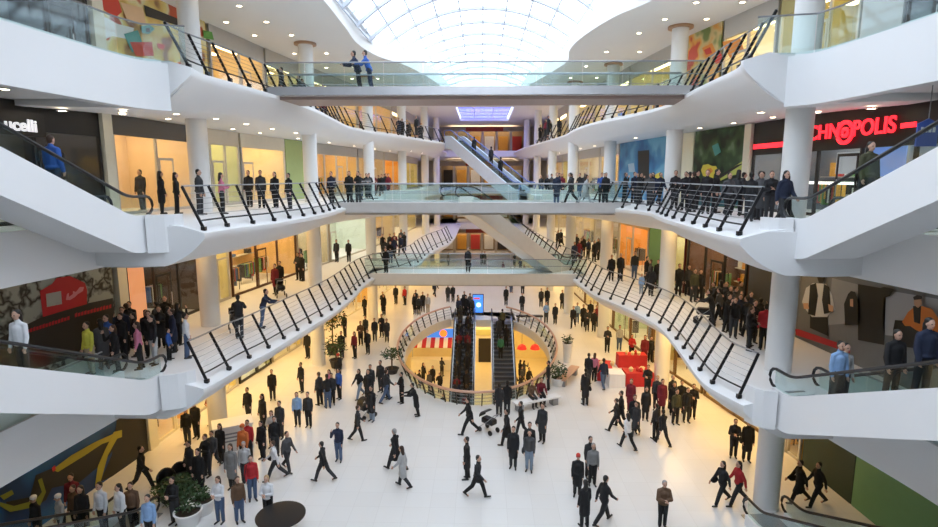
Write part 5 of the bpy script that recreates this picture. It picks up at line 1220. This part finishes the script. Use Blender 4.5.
# red market stall
REDC = mat('stall_red', (0.50, 0.02, 0.025), 0.7, var=0.15); CLOTHW = mat('stall_white', (0.78, 0.78, 0.80), 0.8); BASK = mat('basket_cream', (0.70, 0.58, 0.32), 0.8, var=0.3, scale=9)
def table(px, py, w, d, rz, label, m, drop=0.78):
    x, y = at(px, py, 0); t = thing('stall_table', label, 'table', (x, y, 0), rz)
    mb = MB(); mb.box((0, 0, 0.76), (w, d, 0.05)); mb.build('table_top', m, t)
    mb = MB(); rows = []; N_ = 40; per = [(-w/2, -d/2), (w/2, -d/2), (w/2, d/2), (-w/2, d/2)]
    for k in range(N_):
        s_ = 4*k/N_; i = int(s_); f = s_-i; a = per[i]; b = per[(i+1) % 4]; X = a[0]+(b[0]-a[0])*f; Y_ = a[1]+(b[1]-a[1])*f; r = 1.02+0.015*math.sin(k*2.1)
        rows.append([(X*1.01, Y_*1.01, 0.785), (X*r, Y_*r, 0.785-drop)])
    rows.append(rows[0]); mb.grid(rows); mb.build('table_skirt', m, t, fix=False)
    for sx in (-1, 1):
        for sy in (-1, 1): mb = MB(); mb.box((sx*(w/2-0.1), sy*(d/2-0.1), 0.37), (0.05, 0.05, 0.74)); mb.build('leg', GREYSTEEL, t)
    return x, y
tb = [table(637, 384, 1.5, 0.9, 0.05, 'red clothed stall table, right part of the market stall', REDC), table(615, 385, 0.85, 0.95, 0.0, 'white clothed stall table in the middle of the market stall', CLOTHW), table(604, 377, 1.4, 0.8, 1.4, 'red clothed stall table, left part of the market stall', REDC), table(631, 366, 1.7, 0.7, 0.0, 'red clothed stall table at the back of the market stall', REDC)]
rnd = random.Random(9)
for i in range(14):
    bx_, by_ = tb[(0, 3, 2, 0)[i % 4]]; x = bx_+rnd.uniform(-0.5, 0.5); y = by_+rnd.uniform(-0.25, 0.25)
    mb = MB(); r = rnd.uniform(0.09, 0.16); mb.lathe((0, 0, 0), [(r*0.7, 0), (r, 0.16), (r*0.9, 0.17), (r*0.5, 0.24), (0.01, 0.27)], 10)
    o = mb.build('basket', BASK if i % 3 else REDC, None, smooth=True); o.location = (x, y, 0.787); tag(o, 'small round basket of goods on the red market stall', 'basket', 'baskets on the market stall')
# benches and screen around the well
x, y = at(531, 408, 0); t = thing('bench', 'white curved bench at the right front of the oval well', 'bench', (x+0.3, y+0.1, 0), 0.45)
mb = MB(); mb.box((0, 0, 0.42), (2.6, 0.5, 0.08)); mb.build('seat', WHITE, t)
for sx in (-1, 1): mb = MB(); mb.box((sx*1.0, 0, 0.19), (0.3, 0.4, 0.38)); mb.build('leg', GREYSTEEL, t)
x, y = at(568, 380, 0); t = thing('bench', 'curved wooden bench beside the round bush', 'bench', (x, y, 0), 1.1)
mb = MB(); mb.box((0, 0, 0.42), (2.6, 0.5, 0.08)); mb.build('seat', COPPER, t)
for sx in (-1, 1): mb = MB(); mb.box((sx*1.0, 0, 0.19), (0.3, 0.4, 0.38)); mb.build('leg', GREYSTEEL, t)
for px, lb in ((524, 'dark bench behind the oval well, left one'), (536, 'dark bench behind the oval well, right one')):
    x, y = at(px, 323, 0); t = thing('bench', lb, 'bench', (x, y+0.6, 0), 0)
    mb = MB(); mb.box((0, 0, 0.42), (1.2, 0.5, 0.08)); mb.build('seat', BLACK, t)
    for sx in (-1, 1): mb = MB(); mb.box((sx*0.45, 0, 0.19), (0.08, 0.4, 0.38)); mb.build('leg', GREYSTEEL, t)
x, y = at(478, 316, 0); t = thing('advertising_screen', 'bright blue upright screen between the escalator heads', 'screen', (x, y+0.3, 0))
mb = MB(); mb.box((0, 0, 0.9), (0.95, 0.16, 1.8)); mb.build('housing', DARKF, t)
mb = MB(); mb.box((0, -0.085, 1.0), (0.82, 0.01, 1.5)); mb.build('display', mat('screen_blue', (0.05, 0.2, 0.7), 0.3, em=1.2, emcol=(0.06, 0.25, 0.9)), t)
mb = MB(); mb.lathe((0.0, 0, 0), [(0.01, 0), (0.2, 0)], 14); o = mb.build('display_spot', mat('screen_pale', (0.5, 0.7, 0.9), 0.3, em=1.2), t); o.rotation_euler = (PI/2, 0, 0); o.location = (0.05, -0.092, 0.9)
mb = MB(); mb.box((-0.1, -0.092, 1.45), (0.5, 0.004, 0.14)); mb.build('display_bar', mat('screen_red', (0.8, 0.1, 0.1), 0.3, em=0.9), t)
# prams
def pram(px, py, z, rz, label):
    x, y = at(px, py, z); t = thing('pram', label, 'pram', (x, y, z), rz)
    mb = MB(); mb.box((0, 0, 0.55), (0.42, 0.7, 0.28)); o = mb.build('seat', BLACK, t); o.modifiers.new('b', 'BEVEL').width = 0.07
    mb = MB(); mb.grid([[(sx, 0.1+0.33*math.cos(a), 0.66+0.36*math.sin(a)) for sx in (-0.22, 0.22)] for a in [PI*k/10 for k in range(7)]]); mb.build('hood', BLACK, t, fix=False)
    mb = MB()
    for sx in (-0.22, 0.22): mb.tube([(sx, 0.4, 0.2), (sx, -0.1, 0.6), (sx, -0.5, 1.0)], 0.015, 5)
    mb.tube([(-0.22, -0.5, 1.0), (0.22, -0.5, 1.0)], 0.02, 5); mb.build('frame', GREYSTEEL, t)
    for sx in (-0.25, 0.25):
        for yy in (-0.3, 0.35):
            mb = MB(); mb.tube([(sx-0.02, yy, 0.12), (sx+0.02, yy, 0.12)], 0.12, 12); mb.build('wheel', RUBBER, t)
pram(367, 417, 0, 2.4, 'dark pram pushed across the left floor')
pram(281, 297, 5, 0.5, 'dark pram by the wooden portals on the left gallery')
pram(704, 323, 5, 1.2, 'dark pram on the right lowest gallery')
pram(236, 331, 5, 0.5, 'dark pushchair at the left lowest railing')
pram(489, 432, 0, 0.8, 'small pram with red child seat in front of the oval well')
# basement stall
t = thing('basement_stall', 'basement stall with red and white striped awning and blue sign', 'stall', (-4.0, 46.2, -5))
mb = MB(); mb.box((0, 0, 0.5), (4.2, 0.8, 1.0)); mb.build('counter', CREAMF, t)
for i in range(12):
    mb = MB(); X = -2.2+4.4*i/12; mb.prism([(X, -0.8, 2.2), (X+0.366, -0.8, 2.2), (X+0.366, 0.4, 2.75), (X, 0.4, 2.75)], [(X, -0.8, 2.15), (X+0.366, -0.8, 2.15), (X+0.366, 0.4, 2.7), (X, 0.4, 2.7)]); mb.build('awning_stripe', REDC if i % 2 else WHITE, t)
mb = MB(); mb.box((0, 0.3, 3.15), (4.0, 0.12, 0.75)); mb.build('sign', mat('sign_blue', (0.05, 0.18, 0.6), 0.4, em=0.8, emcol=(0.05, 0.25, 0.9)), t)
mb = MB(); mb.lathe((0, 0, 0), [(0.01, 0), (0.32, 0)], 16); o = mb.build('sign_disc', mat('sign_orange', (0.9, 0.3, 0.05), 0.4, em=0.8), t); o.rotation_euler = (PI/2, 0, 0); o.location = (0.7, 0.2, 3.15)
for sx in (-2, 2): mb = MB(); mb.box((sx, 0.3, 1.4), (0.08, 0.08, 2.8)); mb.build('post', STEEL, t)
for x, lb in ((3.4, 'red lamp shade hanging in the right basement, left one'), (4.5, 'red lamp shade hanging in the right basement, right one')):
    t = thing('pendant_lamp', lb, 'lamp', (x, 45.5, -0.7)); mb = MB(); mb.lathe((0, 0, -2.2), [(0.42, 0), (0.3, 0.3), (0.08, 0.42)], 16); mb.build('lamp_shade', mat('shade_red', (0.7, 0.03, 0.03), 0.5, em=0.5), t); mb = MB(); mb.tube([(0, 0, -1.8), (0, 0, 0)], 0.015, 5); mb.build('cord', BLACK, t)
t = thing('basement_kiosk', 'cream basement shop front with a dark doorway between the two escalators', 'kiosk', (0.12, 48.2, -5))
mb = MB(); mb.box((0, 0.3, 1.9), (2.9, 0.6, 3.8)); mb.build('front_panel', CREAMF, t)
mb = MB(); mb.box((0.15, -0.03, 1.1), (1.1, 0.06, 2.2)); mb.build('doorway', DARKF, t)
mb = MB(); mb.box((0.15, -0.04, 2.75), (1.6, 0.06, 0.5)); mb.build('sign_board', colm((0.5, 0.5, 0.25)), t)
# blue hanging board on the right escalator
x = bx(922, 13.6); t = thing('hanging_board', 'blue board with white lettering above the right middle escalator', 'sign', (x, 13.6, 12.5))
mb = MB(); mb.prism([(-0.24, 0, -0.3), (0.24, 0, -0.3), (0.24, 0, 0.22), (0, 0, 0.34), (-0.24, 0, 0.22)], [(-0.24, 0.04, -0.3), (0.24, 0.04, -0.3), (0.24, 0.04, 0.22), (0, 0.04, 0.34), (-0.24, 0.04, 0.22)]); mb.build('board', mat('board_blue', (0.06, 0.12, 0.42), 0.4), t)
mb = MB()
for k in range(4): mb.box((-0.135+0.09*k, -0.006, 0.08), (0.06, 0.01, 0.12))
mb.build('lettering', WHT, t)
mb = MB(); mb.tube([(0.0, 0.02, 0.3), (0.0, 0.02, 1.38)], 0.012, 5); mb.build('hanger', GREYSTEEL, t)

# ------------------------------------------------------------------ lamps and daylight
SPOTM = mat('spot_glow', (1, 0.9, 0.7), 0.5, em=26.0, emcol=(1.0, 0.78, 0.50)); RIM = mat('spot_rim', (0.75, 0.72, 0.68), 0.4)
def downlight(x, y, z, label, group):
    t = thing('downlight', label, 'ceiling light', (x, y, z), 0, group)
    mb = MB(); mb.lathe((0, 0, 0), [(0.11, -0.012), (0.16, -0.012), (0.16, 0.01), (0.11, 0.01)], 14, cap=False); mb.build('rim', RIM, t)
    mb = MB(); mb.face([(0.11*math.cos(k*PI/6), -0.11*math.sin(k*PI/6), -0.008) for k in range(12)]); mb.build('lens', SPOTM, t, fix=False)
for side, s in (('L', -1), ('R', 1)):
    W_ = WL if side == 'L' else WR
    for z0, g in ((15-SOF, 'under the top gallery'), (CZ, 'in the ceiling over the top gallery')):
        Y = 13.0; k = 0
        while Y < 62:
            w = lin(W_, Y)
            for f in (1.0, 3.0):
                x = w-s*f
                if z0 < CZ and Y > 17 and abs(x)-abs(interp(LIPS[(side, 15)], Y)) < 1.6: continue
                if z0 < CZ and Y < 17: x = w-s*(f*0.55)
                SF_ = 0.3*max(0, min(1, (25-Y)/7))**2; zz = z0-(SF_ if z0 < CZ and Y >= 17.6 else 0)
                downlight(x, Y, zz-0.003, 'round recessed downlight %s on the %s side' % (g, 'left' if s < 0 else 'right'), 'downlights %s, %s' % (g, 'left' if s < 0 else 'right'))
            Y += 2.6 if Y < 30 else 4.5
def area(x, y, z, sx, sy, power, col, rot=(0, 0, 0)):
    l = bpy.data.lights.new('soffit_lamp', 'AREA'); l.shape = 'RECTANGLE'; l.size = sx; l.size_y = sy; l.energy = power; l.color = col
    o = bpy.data.objects.new('soffit_lamp', l); COL.objects.link(o); o.location = (x, y, z); o.rotation_euler = rot
WARM = (1.0, 0.62, 0.20)
for side, s in (('L', -1), ('R', 1)):
    W_ = WL if side == 'L' else WR
    for z0, pw in ((0, 150), (5, 62)):
        for Y in (18, 23, 28, 33, 40, 48, 58, 70):
            area(lin(W_, Y)-s*1.8, Y, z0+5-SOF-0.03, 1.2, 4.5, pw, WARM)
    for Y in (26, 34, 42):
        area(s*7, Y, -0.75, 2.0, 5.0, 260, WARM)
area(0, 47, -0.75, 8, 1.5, 260, WARM)
w = bpy.data.worlds.new('sky'); SC.world = w; w.use_nodes = True; nt = w.node_tree; bg = nt.nodes['Background']
bg.inputs[0].default_value = (0.80, 0.89, 1.0, 1); bg.inputs[1].default_value = 3.9
SC.view_settings.view_transform = 'Standard'; SC.view_settings.look = 'None'; SC.view_settings.gamma = 1.0; SC.view_settings.use_curve_mapping = False
SC.view_settings.exposure = 0.0
SC.cycles.use_denoising = True
SC.cycles.transparent_max_bounces = 16
SC.cycles.sample_clamp_indirect = 8.0
